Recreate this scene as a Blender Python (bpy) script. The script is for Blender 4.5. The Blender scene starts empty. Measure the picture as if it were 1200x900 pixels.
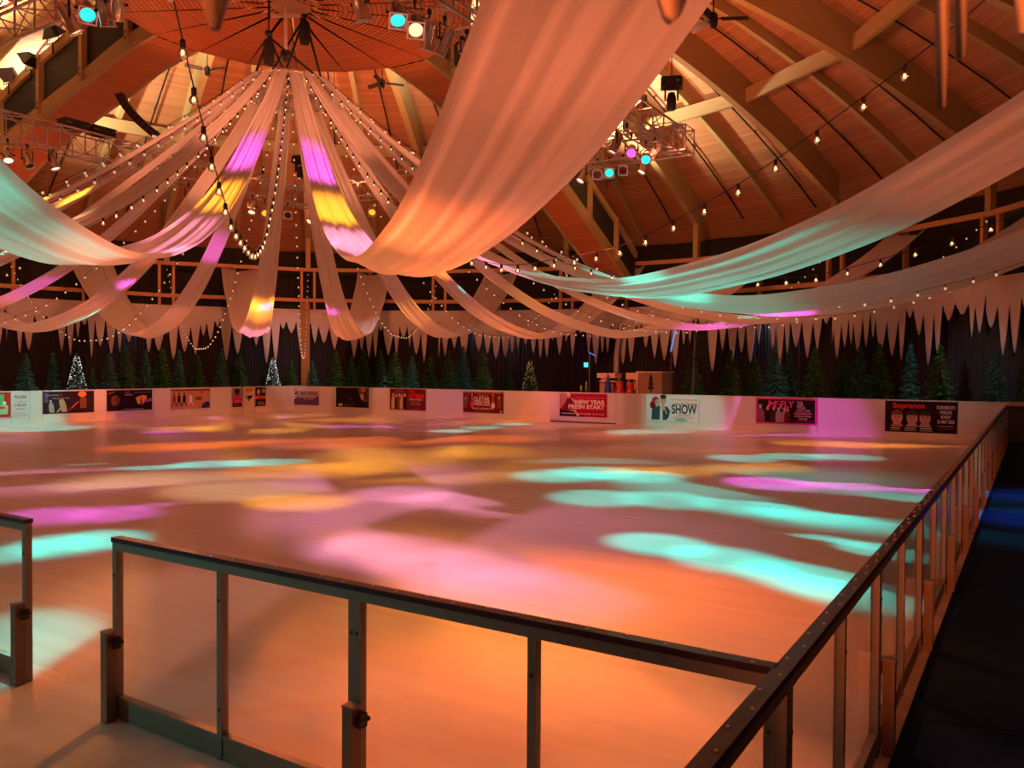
import bpy, math, random
import numpy as np
from mathutils import Vector, Matrix, Quaternion
rnd = random.Random(7)
SC = bpy.context.scene
COL = SC.collection
pi = math.pi
# ------------------------------------------------------------------ camera (measured from the vanishing points)
FPX = 964.0; CH = 2.33
yaw = math.radians(32.45); pit = -math.atan(18/964); rol = 0.006
F0 = Vector((-math.sin(yaw), math.cos(yaw), 0)); R0 = Vector((math.cos(yaw), math.sin(yaw), 0)); U0 = Vector((0, 0, 1))
CF = F0*math.cos(pit)+U0*math.sin(pit); CU = -F0*math.sin(pit)+U0*math.cos(pit)
R1 = R0*math.cos(rol)+CU*math.sin(rol); U1 = -R0*math.sin(rol)+CU*math.cos(rol)
EYE = Vector((0, 0, CH))
cam = bpy.data.cameras.new('camera'); camo = bpy.data.objects.new('camera', cam); COL.objects.link(camo)
M = Matrix((R1, U1, -CF)).transposed().to_4x4(); M.translation = EYE
camo.matrix_world = M
cam.sensor_width = 36; cam.lens = 36*FPX/1200; cam.clip_start = .05; cam.clip_end = 300
cam.dof.use_dof = True; cam.dof.focus_distance = 22; cam.dof.aperture_fstop = 8
SC.camera = camo
def ray(x, y): return CF + R1*((x-600)/FPX) - U1*((y-450)/FPX)
def at_z(x, y, z): r = ray(x, y); return EYE + r*((z-CH)/r.z)
def at_y(x, y, Y): r = ray(x, y); return EYE + r*(Y/r.y)
def at_x(x, y, X): r = ray(x, y); return EYE + r*(X/r.x)
def at_d(x, y, d): return EYE + ray(x, y)*d
# hall centre and radial helpers
CX, CY = -18.3, 16.75
SEAM = 135.2
def pol(r, a, z=0.): a = math.radians(a); return Vector((CX+r*math.cos(a), CY+r*math.sin(a), z))
# rink
XL, XR, YN, YF, BH = -34.2, -0.79, 3.18, 31.6, 1.3

# ------------------------------------------------------------------ materials
MATS = {}
def nodes(name):
    m = bpy.data.materials.new(name); m.use_nodes = True
    nt = m.node_tree; nt.nodes.clear()
    out = nt.nodes.new('ShaderNodeOutputMaterial')
    return m, nt, out
def N(nt, typ, **kw):
    n = nt.nodes.new(typ)
    for k, v in kw.items():
        if k.startswith('i_'):
            key = k[2:]
            n.inputs[int(key) if key.isdigit() else key.replace('_', ' ')].default_value = v
        else: setattr(n, k, v)
    return n
def rgb(c): return (c[0], c[1], c[2], 1)
def mat(name, col, rough=.5, metal=0., emit=0., ecol=None, noise=0., nscale=8., spec=.5, bump=0.):
    if name in MATS: return MATS[name]
    m, nt, out = nodes(name)
    b = N(nt, 'ShaderNodeBsdfPrincipled')
    b.inputs['Base Color'].default_value = rgb(col); b.inputs['Roughness'].default_value = rough
    b.inputs['Metallic'].default_value = metal; b.inputs['Specular IOR Level'].default_value = spec
    if emit:
        b.inputs['Emission Color'].default_value = rgb(ecol or col); b.inputs['Emission Strength'].default_value = emit
    if noise or bump:
        tc = N(nt, 'ShaderNodeTexCoord'); no = N(nt, 'ShaderNodeTexNoise', i_Scale=nscale, i_Detail=4.)
        nt.links.new(tc.outputs['Object'], no.inputs['Vector'])
        if noise:
            mx = N(nt, 'ShaderNodeMix', data_type='RGBA'); mx.inputs[6].default_value = rgb([c*(1-noise) for c in col]); mx.inputs[7].default_value = rgb([min(1, c*(1+noise)) for c in col])
            nt.links.new(no.outputs['Fac'], mx.inputs[0]); nt.links.new(mx.outputs[2], b.inputs['Base Color'])
        if bump:
            bp = N(nt, 'ShaderNodeBump', i_Strength=bump, i_Distance=.01); nt.links.new(no.outputs['Fac'], bp.inputs['Height']); nt.links.new(bp.outputs['Normal'], b.inputs['Normal'])
    nt.links.new(b.outputs[0], out.inputs[0])
    MATS[name] = m; return m
def glow(name, col, s, sample=False):
    m = mat(name, (col[0]*.5, col[1]*.5, col[2]*.5), .3, emit=s, ecol=col)
    if not sample: m.cycles.emission_sampling = 'NONE'
    return m
def math_n(nt, op, a, b=None):
    n = N(nt, 'ShaderNodeMath', operation=op)
    for i, v in enumerate((a, b)):
        if v is None: continue
        if isinstance(v, (int, float)): n.inputs[i].default_value = v
        else: nt.links.new(v, n.inputs[i])
    return n.outputs[0]
def plank_mat(name, c1, c2, pitch, gap=.1, gapdark=.35, rough=.55):
    """timber boards: UV v counts metres across the boards, u metres along them"""
    m, nt, out = nodes(name)
    b = N(nt, 'ShaderNodeBsdfPrincipled', i_Roughness=rough)
    uv = N(nt, 'ShaderNodeUVMap'); sep = N(nt, 'ShaderNodeSeparateXYZ'); nt.links.new(uv.outputs[0], sep.inputs[0])
    v = math_n(nt, 'DIVIDE', sep.outputs[1], pitch)
    row = math_n(nt, 'FLOOR', v); fr = math_n(nt, 'FRACT', v)
    wn = N(nt, 'ShaderNodeTexWhiteNoise', noise_dimensions='1D'); nt.links.new(row, wn.inputs['W'])
    cb = N(nt, 'ShaderNodeCombineXYZ'); nt.links.new(math_n(nt, 'MULTIPLY', sep.outputs[0], .6), cb.inputs[0]); nt.links.new(math_n(nt, 'MULTIPLY', sep.outputs[1], 9.), cb.inputs[1])
    no = N(nt, 'ShaderNodeTexNoise', i_Scale=1.5, i_Detail=5.); nt.links.new(cb.outputs[0], no.inputs['Vector'])
    f = math_n(nt, 'ADD', math_n(nt, 'MULTIPLY', wn.outputs['Value'], .6), math_n(nt, 'MULTIPLY', no.outputs['Fac'], .5))
    mx = N(nt, 'ShaderNodeMix', data_type='RGBA'); mx.inputs[6].default_value = rgb(c1); mx.inputs[7].default_value = rgb(c2); nt.links.new(f, mx.inputs[0])
    g = math_n(nt, 'LESS_THAN', fr, gap)
    m2 = N(nt, 'ShaderNodeMix', data_type='RGBA'); nt.links.new(math_n(nt, 'MULTIPLY', g, 1-gapdark), m2.inputs[0]); nt.links.new(mx.outputs[2], m2.inputs[6]); m2.inputs[7].default_value = rgb([c*.12 for c in c1])
    nt.links.new(m2.outputs[2], b.inputs['Base Color'])
    nt.links.new(b.outputs[0], out.inputs[0]); MATS[name] = m; return m
def grain_mat(name, c1, c2, sx=(1.2, 14., 14.)):
    m, nt, out = nodes(name)
    b = N(nt, 'ShaderNodeBsdfPrincipled', i_Roughness=.5)
    tc = N(nt, 'ShaderNodeTexCoord'); mp = N(nt, 'ShaderNodeMapping'); mp.inputs['Scale'].default_value = sx
    nt.links.new(tc.outputs['UV'], mp.inputs[0])
    no = N(nt, 'ShaderNodeTexNoise', i_Scale=1.5, i_Detail=6.); nt.links.new(mp.outputs[0], no.inputs['Vector'])
    mx = N(nt, 'ShaderNodeMix', data_type='RGBA'); mx.inputs[6].default_value = rgb(c1); mx.inputs[7].default_value = rgb(c2)
    nt.links.new(no.outputs['Fac'], mx.inputs[0]); nt.links.new(mx.outputs[2], b.inputs['Base Color'])
    nt.links.new(b.outputs[0], out.inputs[0]); MATS[name] = m; return m
def cloth_mat(name, col, trans=.35, scale=60., spec=True):
    m, nt, out = nodes(name)
    d = N(nt, 'ShaderNodeBsdfDiffuse'); d.inputs[0].default_value = rgb(col)
    t = N(nt, 'ShaderNodeBsdfTranslucent'); t.inputs[0].default_value = rgb(col)
    mx = N(nt, 'ShaderNodeMixShader'); mx.inputs[0].default_value = trans
    uv = N(nt, 'ShaderNodeUVMap'); sep = N(nt, 'ShaderNodeSeparateXYZ'); nt.links.new(uv.outputs[0], sep.inputs[0])
    cb = N(nt, 'ShaderNodeCombineXYZ'); nt.links.new(math_n(nt, 'MULTIPLY', sep.outputs[0], scale), cb.inputs[0]); nt.links.new(math_n(nt, 'MULTIPLY', sep.outputs[1], .35), cb.inputs[1])
    no = N(nt, 'ShaderNodeTexNoise', i_Scale=1., i_Detail=3.); nt.links.new(cb.outputs[0], no.inputs['Vector'])
    bp = N(nt, 'ShaderNodeBump', i_Strength=.55, i_Distance=.04); nt.links.new(no.outputs['Fac'], bp.inputs['Height'])
    nt.links.new(bp.outputs[0], d.inputs['Normal'])
    nt.links.new(d.outputs[0], mx.inputs[1]); nt.links.new(t.outputs[0], mx.inputs[2]); nt.links.new(mx.outputs[0], out.inputs[0])
    MATS[name] = m; return m
def glass_mat(name):
    m, nt, out = nodes(name)
    tr = N(nt, 'ShaderNodeBsdfTransparent'); tr.inputs[0].default_value = (.965, .975, .97, 1)
    gl = N(nt, 'ShaderNodeBsdfGlossy', i_Roughness=.03); gl.inputs[0].default_value = (1, 1, 1, 1)
    df = N(nt, 'ShaderNodeBsdfDiffuse'); df.inputs[0].default_value = (.8, .8, .8, 1)
    lw = N(nt, 'ShaderNodeLayerWeight'); lw.inputs[0].default_value = .5
    fr = N(nt, 'ShaderNodeMath', operation='MULTIPLY_ADD'); nt.links.new(math_n(nt, 'POWER', lw.outputs['Facing'], 5.), fr.inputs[0]); fr.inputs[1].default_value = .7; fr.inputs[2].default_value = .03
    tc = N(nt, 'ShaderNodeTexCoord'); no = N(nt, 'ShaderNodeTexNoise', i_Scale=1.8, i_Detail=4.); nt.links.new(tc.outputs['Object'], no.inputs['Vector'])
    m1 = N(nt, 'ShaderNodeMixShader'); nt.links.new(math_n(nt, 'MULTIPLY', no.outputs['Fac'], .07), m1.inputs[0]); nt.links.new(tr.outputs[0], m1.inputs[1]); nt.links.new(df.outputs[0], m1.inputs[2])
    m2 = N(nt, 'ShaderNodeMixShader'); nt.links.new(fr.outputs[0], m2.inputs[0]); nt.links.new(m1.outputs[0], m2.inputs[1]); nt.links.new(gl.outputs[0], m2.inputs[2])
    nt.links.new(m2.outputs[0], out.inputs[0]); MATS[name] = m; return m
def ice_mat():
    m, nt, out = nodes('rink_ice')
    b = N(nt, 'ShaderNodeBsdfPrincipled', i_IOR=1.31)
    tc = N(nt, 'ShaderNodeTexCoord'); sep = N(nt, 'ShaderNodeSeparateXYZ'); nt.links.new(tc.outputs['Object'], sep.inputs[0])
    X, Y = sep.outputs[0], sep.outputs[1]
    inx = N(nt, 'ShaderNodeMapRange', interpolation_type='SMOOTHSTEP'); inx.inputs['From Min'].default_value = -.72; inx.inputs['From Max'].default_value = -.86; nt.links.new(X, inx.inputs[0])
    wob = N(nt, 'ShaderNodeTexNoise', i_Scale=1.3, i_Detail=3.); nt.links.new(tc.outputs['Object'], wob.inputs['Vector'])
    yy = math_n(nt, 'ADD', Y, math_n(nt, 'MULTIPLY', wob.outputs['Fac'], -1.2))
    iny = N(nt, 'ShaderNodeMapRange', interpolation_type='SMOOTHSTEP'); iny.inputs['From Min'].default_value = 1.9; iny.inputs['From Max'].default_value = 2.7; nt.links.new(yy, iny.inputs[0])
    inside = math_n(nt, 'MULTIPLY', inx.outputs[0], iny.outputs[0])
    # resurfacing ridges run along X
    mp = N(nt, 'ShaderNodeMapping'); mp.inputs['Scale'].default_value = (.10, 6.5, 1); mp.inputs['Rotation'].default_value = (0, 0, .06); nt.links.new(tc.outputs['Object'], mp.inputs[0])
    st = N(nt, 'ShaderNodeTexNoise', i_Scale=1., i_Detail=5., i_Roughness=.6); nt.links.new(mp.outputs[0], st.inputs['Vector'])
    fine = N(nt, 'ShaderNodeTexNoise', i_Scale=14., i_Detail=6.); nt.links.new(tc.outputs['Object'], fine.inputs['Vector'])
    scr = N(nt, 'ShaderNodeTexNoise', i_Scale=.8, i_Detail=7., i_Roughness=.7); nt.links.new(tc.outputs['Object'], scr.inputs['Vector'])
    c = N(nt, 'ShaderNodeMix', data_type='RGBA'); c.inputs[6].default_value = (.66, .68, .70, 1); c.inputs[7].default_value = (.84, .86, .88, 1); nt.links.new(st.outputs['Fac'], c.inputs[0])
    o = N(nt, 'ShaderNodeMix', data_type='RGBA'); o.inputs[6].default_value = (.30, .28, .26, 1); o.inputs[7].default_value = (.80, .80, .79, 1)
    cr = N(nt, 'ShaderNodeMapRange'); cr.inputs['From Min'].default_value = .3; cr.inputs['From Max'].default_value = .6; nt.links.new(scr.outputs['Fac'], cr.inputs[0]); nt.links.new(cr.outputs[0], o.inputs[0])
    cc = N(nt, 'ShaderNodeMix', data_type='RGBA'); nt.links.new(inside, cc.inputs[0]); nt.links.new(o.outputs[2], cc.inputs[6]); nt.links.new(c.outputs[2], cc.inputs[7])
    nt.links.new(cc.outputs[2], b.inputs['Base Color'])
    r1 = math_n(nt, 'ADD', math_n(nt, 'MULTIPLY', st.outputs['Fac'], .20), .12)
    r2 = N(nt, 'ShaderNodeMix', data_type='FLOAT'); nt.links.new(inside, r2.inputs[0]); r2.inputs[2].default_value = .6; nt.links.new(r1, r2.inputs[3])
    nt.links.new(r2.outputs[0], b.inputs['Roughness'])
    hb = math_n(nt, 'ADD', math_n(nt, 'MULTIPLY', st.outputs['Fac'], math_n(nt, 'MULTIPLY', inside, .5)), math_n(nt, 'MULTIPLY', fine.outputs['Fac'], math_n(nt, 'ADD', math_n(nt, 'MULTIPLY', inside, -.9), 1.)))
    bp = N(nt, 'ShaderNodeBump', i_Strength=.6, i_Distance=.016); nt.links.new(hb, bp.inputs['Height']); nt.links.new(bp.outputs[0], b.inputs['Normal'])
    nt.links.new(b.outputs[0], out.inputs[0]); return m
def curtain_mat():
    m, nt, out = nodes('black_curtain_cloth')
    b = N(nt, 'ShaderNodeBsdfPrincipled', i_Roughness=.75); b.inputs['Base Color'].default_value = (.013, .012, .016, 1); b.inputs['Sheen Weight'].default_value = .1
    nt.links.new(b.outputs[0], out.inputs[0]); return m
def carpet_mat():
    m, nt, out = nodes('navy_carpet')
    b = N(nt, 'ShaderNodeBsdfPrincipled', i_Roughness=.95); b.inputs['Specular IOR Level'].default_value = .1
    tc = N(nt, 'ShaderNodeTexCoord'); sep = N(nt, 'ShaderNodeSeparateXYZ'); nt.links.new(tc.outputs['Object'], sep.inputs[0])
    no = N(nt, 'ShaderNodeTexNoise', i_Scale=90., i_Detail=3.); nt.links.new(tc.outputs['Object'], no.inputs['Vector'])
    sk = math_n(nt, 'ADD', sep.outputs[1], math_n(nt, 'MULTIPLY', sep.outputs[0], -.25))
    fr = math_n(nt, 'FRACT', math_n(nt, 'DIVIDE', sk, 2.05)); g = math_n(nt, 'LESS_THAN', fr, .02)
    c = N(nt, 'ShaderNodeMix', data_type='RGBA'); c.inputs[6].default_value = (.002, .012, .050, 1); c.inputs[7].default_value = (.005, .030, .10, 1); nt.links.new(no.outputs['Fac'], c.inputs[0])
    c2 = N(nt, 'ShaderNodeMix', data_type='RGBA'); nt.links.new(g, c2.inputs[0]); nt.links.new(c.outputs[2], c2.inputs[6]); c2.inputs[7].default_value = (.004, .004, .01, 1)
    nt.links.new(c2.outputs[2], b.inputs['Base Color'])
    nt.links.new(b.outputs[0], out.inputs[0]); return m
WOOD1 = plank_mat('roof_boards', (.40, .17, .065), (.62, .30, .13), .17, .07, .3)
WOOD2 = plank_mat('disc_slats', (.48, .12, .025), (.66, .20, .05), .15, .22, .2)
WOOD3 = plank_mat('soffit_slats', (.48, .14, .03), (.66, .22, .06), .115, .2, .3)
GLU = grain_mat('glulam', (.36, .25, .09), (.54, .40, .17))
FRW = grain_mat('frame_timber', (.50, .24, .08), (.68, .36, .14))
CLOTH = cloth_mat('drape_cloth', (.82, .76, .70), .38, 26.)
FELT = cloth_mat('white_felt', (.78, .74, .72), .10, 3.)
GLASS = glass_mat('barrier_glass')
ICE = ice_mat(); CURT = curtain_mat(); CARPET = carpet_mat()
STEEL = mat('galvanised_steel', (.22, .22, .22), .42, .6, noise=.15, nscale=30.)
CAPB = mat('dark_rail_cap', (.035, .022, .05), .28, .2)
BOLT = mat('bolt_heads', (.6, .58, .55), .3, .9)
KICK = mat('kick_board', (.20, .17, .14), .5, noise=.25, nscale=6.)
WHITE = mat('white_board_plastic', (.70, .69, .68), .32, noise=.03, nscale=3.)
ALU = mat('truss_aluminium', (.62, .60, .58), .38, .7)
CHROME = mat('polished_aluminium', (.85, .83, .80), .24, .9)
BLACK = mat('black_paint', (.012, .012, .013), .45)
CABLE = mat('black_cable', (.01, .01, .01), .6)
DARK = mat('dark_void_panel', (.02, .017, .013), .7)
BULBM = glow('warm_bulb_glass', (1., .66, .40), .55)
FILM = glow('bulb_filament', (1., .75, .4), 4.)

# ------------------------------------------------------------------ mesh builder
class MB:
    def __init__(s): s.v = []; s.f = []; s.mi = []; s.uv = []
    def quad(s, pts, mi=0, uv=None):
        b = len(s.v); s.v += [Vector(p) for p in pts]; s.f.append(tuple(range(b, b+len(pts)))); s.mi.append(mi)
        s.uv.append(uv or [(0, 0)]*len(pts))
    def beam(s, p0, p1, w, h, up=(0, 0, 1), mi=0):
        """rectangular bar from p0 to p1, w wide, h along up"""
        p0, p1 = Vector(p0), Vector(p1); d = p1-p0; L = d.length; d = d/L
        up = Vector(up); sd = d.cross(up)
        if sd.length < 1e-5: sd = d.cross(Vector((1, 0, 0)))
        sd.normalize(); u = sd.cross(d).normalized()
        a = [p0+sd*(i*w/2)+u*(j*h/2) for i, j in ((-1, -1), (1, -1), (1, 1), (-1, 1))]; b = [q+d*L for q in a]
        ws = (w, h, w, h)
        for i in range(4):
            j = (i+1) % 4; s.quad((a[i], a[j], b[j], b[i]), mi, [(0, 0), (0, ws[i]), (L, ws[i]), (L, 0)])
        s.quad(a[::-1], mi); s.quad(b, mi)
    def box(s, c, sz, mi=0, R=None):
        c = Vector(c); R = R or Matrix.Identity(3)
        ax = R @ Vector((1, 0, 0)); az = R @ Vector((0, 0, 1))
        s.beam(c-ax*sz[0]/2, c+ax*sz[0]/2, sz[1], sz[2], az, mi)
    def tube(s, pts, r, n=8, mi=0, cap=True):
        pts = [Vector(p) for p in pts]; rs = r if isinstance(r, (list, tuple)) else [r]*len(pts)
        ring = []; pu = None
        for i, p in enumerate(pts):
            d = (pts[min(i+1, len(pts)-1)]-pts[max(i-1, 0)]).normalized()
            a = d.orthogonal() if pu is None else (pu - d*pu.dot(d))
            a.normalize(); pu = a; b = d.cross(a)
            ring.append([p+(a*math.cos(2*pi*k/n)+b*math.sin(2*pi*k/n))*rs[i] for k in range(n)])
        base = len(s.v)
        for q in ring: s.v += q
        for i in range(len(pts)-1):
            for k in range(n):
                k2 = (k+1) % n
                s.f.append((base+i*n+k, base+i*n+k2, base+(i+1)*n+k2, base+(i+1)*n+k)); s.mi.append(mi); s.uv.append([(0, 0)]*4)
        if cap:
            s.quad(ring[0][::-1], mi); s.quad(ring[-1], mi)
    def lathe(s, prof, n=16, mat4=None, mi=0):
        """profile (r, z) turned about z"""
        T = mat4 or Matrix.Identity(4); base = len(s.v)
        for r, z in prof:
            for k in range(n): s.v.append(T @ Vector((r*math.cos(2*pi*k/n), r*math.sin(2*pi*k/n), z)))
        for i in range(len(prof)-1):
            for k in range(n):
                k2 = (k+1) % n
                s.f.append((base+i*n+k, base+i*n+k2, base+(i+1)*n+k2, base+(i+1)*n+k)); s.mi.append(mi); s.uv.append([(0, 0)]*4)
    def grid(s, P, uv=None, mi=0):
        base = len(s.v); nr = len(P); nc = len(P[0])
        for row in P: s.v += [Vector(p) for p in row]
        for i in range(nr-1):
            for j in range(nc-1):
                s.f.append((base+i*nc+j, base+i*nc+j+1, base+(i+1)*nc+j+1, base+(i+1)*nc+j)); s.mi.append(mi)
                s.uv.append([uv[a][b] for a, b in ((i, j), (i, j+1), (i+1, j+1), (i+1, j))] if uv else [(0, 0)]*4)
    def mesh(s, name, mats, smooth=False):
        me = bpy.data.meshes.new(name); me.from_pydata([tuple(p) for p in s.v], [], s.f)
        for m in (mats if isinstance(mats, (list, tuple)) else [mats]): me.materials.append(m)
        me.polygons.foreach_set('material_index', s.mi)
        ul = me.uv_layers.new(name='UVMap'); flat = [c for q in s.uv for p in q for c in p]; ul.data.foreach_set('uv', flat)
        if smooth: me.polygons.foreach_set('use_smooth', [True]*len(s.f))
        me.update(); return me
    def build(s, name, mats, parent=None, smooth=False, loc=None):
        o = bpy.data.objects.new(name, s.mesh(name, mats, smooth)); COL.objects.link(o)
        if parent: o.parent = parent
        if loc is not None: o.location = loc
        return o
def tag(o, label, cat, group=None, kind=None):
    o['label'] = label; o['category'] = cat
    if group: o['group'] = group
    if kind: o['kind'] = kind
    return o
def thing(name, label, cat, loc=(0, 0, 0), rz=0, group=None):
    o = bpy.data.objects.new(name, None); COL.objects.link(o); o.empty_display_size = .1
    o.location = loc; o.rotation_euler = (0, 0, rz)
    return tag(o, label, cat, group)
def struct(o): o['kind'] = 'structure'; return o
def copy_tree(o, parent=None):
    c = o.copy(); COL.objects.link(c)
    if parent: c.parent = parent
    for ch in list(o.children): copy_tree(ch, c)
    return c
TRIM = [0]
def trim(mb, m, smooth=False):
    TRIM[0] += 1; return struct(mb.build('trim_%d' % TRIM[0], m, None, smooth))
ORD = 'first second third fourth fifth sixth seventh eighth ninth tenth eleventh twelfth thirteenth fourteenth fifteenth sixteenth seventeenth eighteenth nineteenth twentieth'.split()
def solidify(o, t):
    md = o.modifiers.new('solid', 'SOLIDIFY'); md.thickness = t; md.offset = 0

# ------------------------------------------------------------------ text
def text_mb(txt, h, align='CENTER', bold=0., shear=0., sx=1.):
    cu = bpy.data.curves.new('t', 'FONT'); cu.body = txt; cu.size = 1; cu.align_x = align; cu.offset = bold; cu.shear = shear
    o = bpy.data.objects.new('t', cu); COL.objects.link(o)
    dg = bpy.context.evaluated_depsgraph_get(); dg.update()
    me = bpy.data.meshes.new_from_object(o.evaluated_get(dg))
    vs = [Vector((v.co.x*h*1.38*sx, v.co.y*h*1.38, 0)) for v in me.vertices]; fs = [tuple(p.vertices) for p in me.polygons]
    bpy.data.objects.remove(o); bpy.data.curves.remove(cu); bpy.data.meshes.remove(me)
    return vs, fs
# ================================================================== SETTING
def interp(pts):
    xs = [p[0] for p in pts]; ys = [p[1] for p in pts]; n = len(xs)
    d = [(ys[i+1]-ys[i])/(xs[i+1]-xs[i]) for i in range(n-1)]
    m = [d[0]]+[0 if d[i-1]*d[i] <= 0 else 2*d[i-1]*d[i]/(d[i-1]+d[i]) for i in range(1, n-1)]+[d[-1]]
    def f(x):
        i = max(0, min(n-2, next((k for k in range(n-1) if x < xs[k+1]), n-2)))
        h = xs[i+1]-xs[i]; t = (x-xs[i])/h
        return (2*t**3-3*t**2+1)*ys[i]+(t**3-2*t**2+t)*h*m[i]+(-2*t**3+3*t**2)*ys[i+1]+(t**3-t**2)*h*m[i+1]
    return f
def zrib(r): return 16.7-(44-math.sqrt(44*44-r*r))
def zroof(r): return zrib(r)+1.32
zgird = interp([(5.2, 12.77), (7.2, 12.45), (8.6, 12.02), (11, 11.42), (14.3, 10.4), (17.3, 9.05), (20.5, 7.5), (23, 6.1)])
# floor: one sheet of ice, frosted and scuffed outside the barrier
b = MB(); b.quad([(-50, -9, 0), (14, -9, 0), (14, 46, 0), (-50, 46, 0)])
struct(b.build('floor', ICE))
# ceiling: boarded dome, 40 flat bays
b = MB(); rs = [4.4+22.2*i/26 for i in range(27)]
for k in range(40):
    a0, a1 = SEAM+9*k, SEAM+9*k+9; s = 0
    for i in range(26):
        r0, r1 = rs[i], rs[i+1]; z0, z1 = zroof(r0), zroof(r1); L = math.hypot(r1-r0, z1-z0); w0, w1 = r0*.157/2, r1*.157/2
        b.quad((pol(r0, a0, z0), pol(r1, a0, z1), pol(r1, a1, z1), pol(r0, a1, z0)), 0, [(k*7-w0, s), (k*7-w1, s+L), (k*7+w1, s+L), (k*7+w0, s)]); s += L
struct(b.build('ceiling', WOOD1))
b = MB()   # closed cap above the slatted disc
b.quad([pol(4.6, SEAM+9*k, zroof(4.6)+.05) for k in range(40)]); trim(b, DARK)
# slatted central disc with its rosette
RD, ZD = 5.28, 12.75
b = MB()
for k in range(20):
    a0, a1 = SEAM+18*k, SEAM+18*k+18; apo = RD*math.cos(math.radians(9)); hw = RD*math.sin(math.radians(9))
    g = .012
    e0, e1 = pol(RD, a0, ZD), pol(RD, a1, ZD); mid = (e0+e1)/2; c = pol(.35, (a0+a1)/2, ZD)
    t = (e1-e0).normalized()*g
    b.quad((c, e0+t, e1-t), 0, [(k*5, 0), (k*5-hw, apo), (k*5+hw, apo)])
    b.quad((e0, e0+Vector((0, 0, .22)), e1+Vector((0, 0, .22)), e1), 1)
    b.quad((e0+Vector((0, 0, .21)), pol(.3, (a0+a1)/2, ZD+.21), e1+Vector((0, 0, .21))), 2)
trim(b, [WOOD2, GLU, DARK])
b = MB(); b.lathe([(0, ZD-.06), (.5, ZD-.06), (.55, ZD-.03), (.55, ZD), (0, ZD)], 24, Matrix.Translation((CX, CY, 0))); trim(b, mat('rosette_paint', (.55, .30, .16), .5), True)
# rafters (main every 18 degrees, shallow ones between) that the photograph can see
def seen_angle(a): a %= 360; return a < 212 or a > 346
SUBR = []
for k in range(40):
    a = SEAM+9*k; main = k % 2 == 0
    if not seen_angle(a): continue
    b = MB(); w = .30 if main else .20
    r0 = 4.7; r1 = 24.0 if main else 25.2
    n = 22; t = pol(1, a)-pol(0, a); sd = Vector((-t.y, t.x, 0)); pr = None
    for i in range(n+1):
        r = r0+(r1-r0)*i/n; zb = zrib(r)+(0 if main else .88); zt = zroof(r)+.02
        q = [pol(r, a, zb)-sd*w/2, pol(r, a, zb)+sd*w/2, pol(r, a, zt)+sd*w/2, pol(r, a, zt)-sd*w/2]
        if pr:
            for m_ in range(4):
                if m_ == 2: continue
                j = (m_+1) % 4; hh = (w, zt-zb)[m_ % 2]
                b.quad((pr[0][m_], pr[0][j], q[j], q[m_]), 0, [(pr[1], m_*2), (pr[1], m_*2+hh), (r, m_*2+hh), (r, m_*2)])
        else: b.quad(q[::-1])
        pr = (q, r)
    b.quad(pr[0])
    if main:   # the rafter lands on a short post on the ring rail
        b.beam(pol(23.95, a, zrib(23.95)+.2), pol(23.95, a, 8.0), .26, .26, t)
    trim(b, GLU)
    # thin dark track between the rafters
for k in range(40):
    a = SEAM+9*k+4.5
    if not seen_angle(a): continue
    b = MB(); b.tube([pol(r, a, zroof(r)-.16) for r in np.linspace(6, 25.2, 14)], .035, 6)
    for r in np.linspace(8, 24, 6): b.box(pol(r, a, zroof(r)-.08), (.05, .05, .22))
    trim(b, BLACK)
for k in range(20):   # bridging timbers
    a0, a1 = SEAM+18*k, SEAM+18*k+18
    if not (seen_angle(a0) and seen_angle(a1)): continue
    for r in (18.3, 11.2):
        b = MB(); z = zrib(r)+.62
        b.beam(pol(r, a0+.5, z), pol(r/math.cos(math.radians(0)), a1-.5, z), .16, .55); trim(b, GLU)
# two box girders with slatted soffits and dark glazed sides
for ga in (90.2, 180.2):
    t = pol(1, ga)-pol(0, ga); sd = Vector((-t.y, t.x, 0)); W = .76; n = 20
    b = MB(); s = 0; pr = None
    for i in range(n+1):
        r = 5.3+(22.9-5.3)*i/n; z = zgird(r); p = pol(r, ga, z)
        if pr:
            q = pr; L = (p-q).length
            b.quad((q-sd*W, p-sd*W, p+sd*W, q+sd*W), 0, [(-W, s), (-W, s+L), (W, s+L), (W, s)]); s += L
        pr = p
    trim(b, WOOD3)
    for sg in (-1, 1):
        rr = [5.3+(22.9-5.3)*i/n for i in range(n+1)]
        lo, up, dk = MB(), MB(), MB()
        for i in range(n):
            p, q = pol(rr[i], ga, zgird(rr[i]))+sd*W*sg, pol(rr[i+1], ga, zgird(rr[i+1]))+sd*W*sg
            e = (q-p)*.004
            lo.beam(p-e+Vector((0, 0, .25)), q+e+Vector((0, 0, .25)), .14, .52)
            H = Vector((0, 0, 2.1))
            up.beam(p-e+H, q+e+H, .16, .30)
            dk.quad((p+Vector((0, 0, .4))-sd*sg*.05, q+Vector((0, 0, .4))-sd*sg*.05, q+H-sd*sg*.05, p+H-sd*sg*.05))
        trim(lo, GLU); trim(up, GLU); trim(dk, DARK)
        for r in (6.6, 9.2, 11.9, 14.7, 17.5, 20.4):
            pb = MB(); p = pol(r, ga, zgird(r))+sd*(W+.03)*sg
            pb.beam(p+Vector((0, 0, .2)), p+Vector((0, 0, 2.25)), .24, .2, t)
            for dz in (.35, .55): pb.box(p+Vector((0, 0, dz))+sd*sg*.11, (.06, .06, .06), 1)
            trim(pb, [GLU, BLACK])
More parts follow.
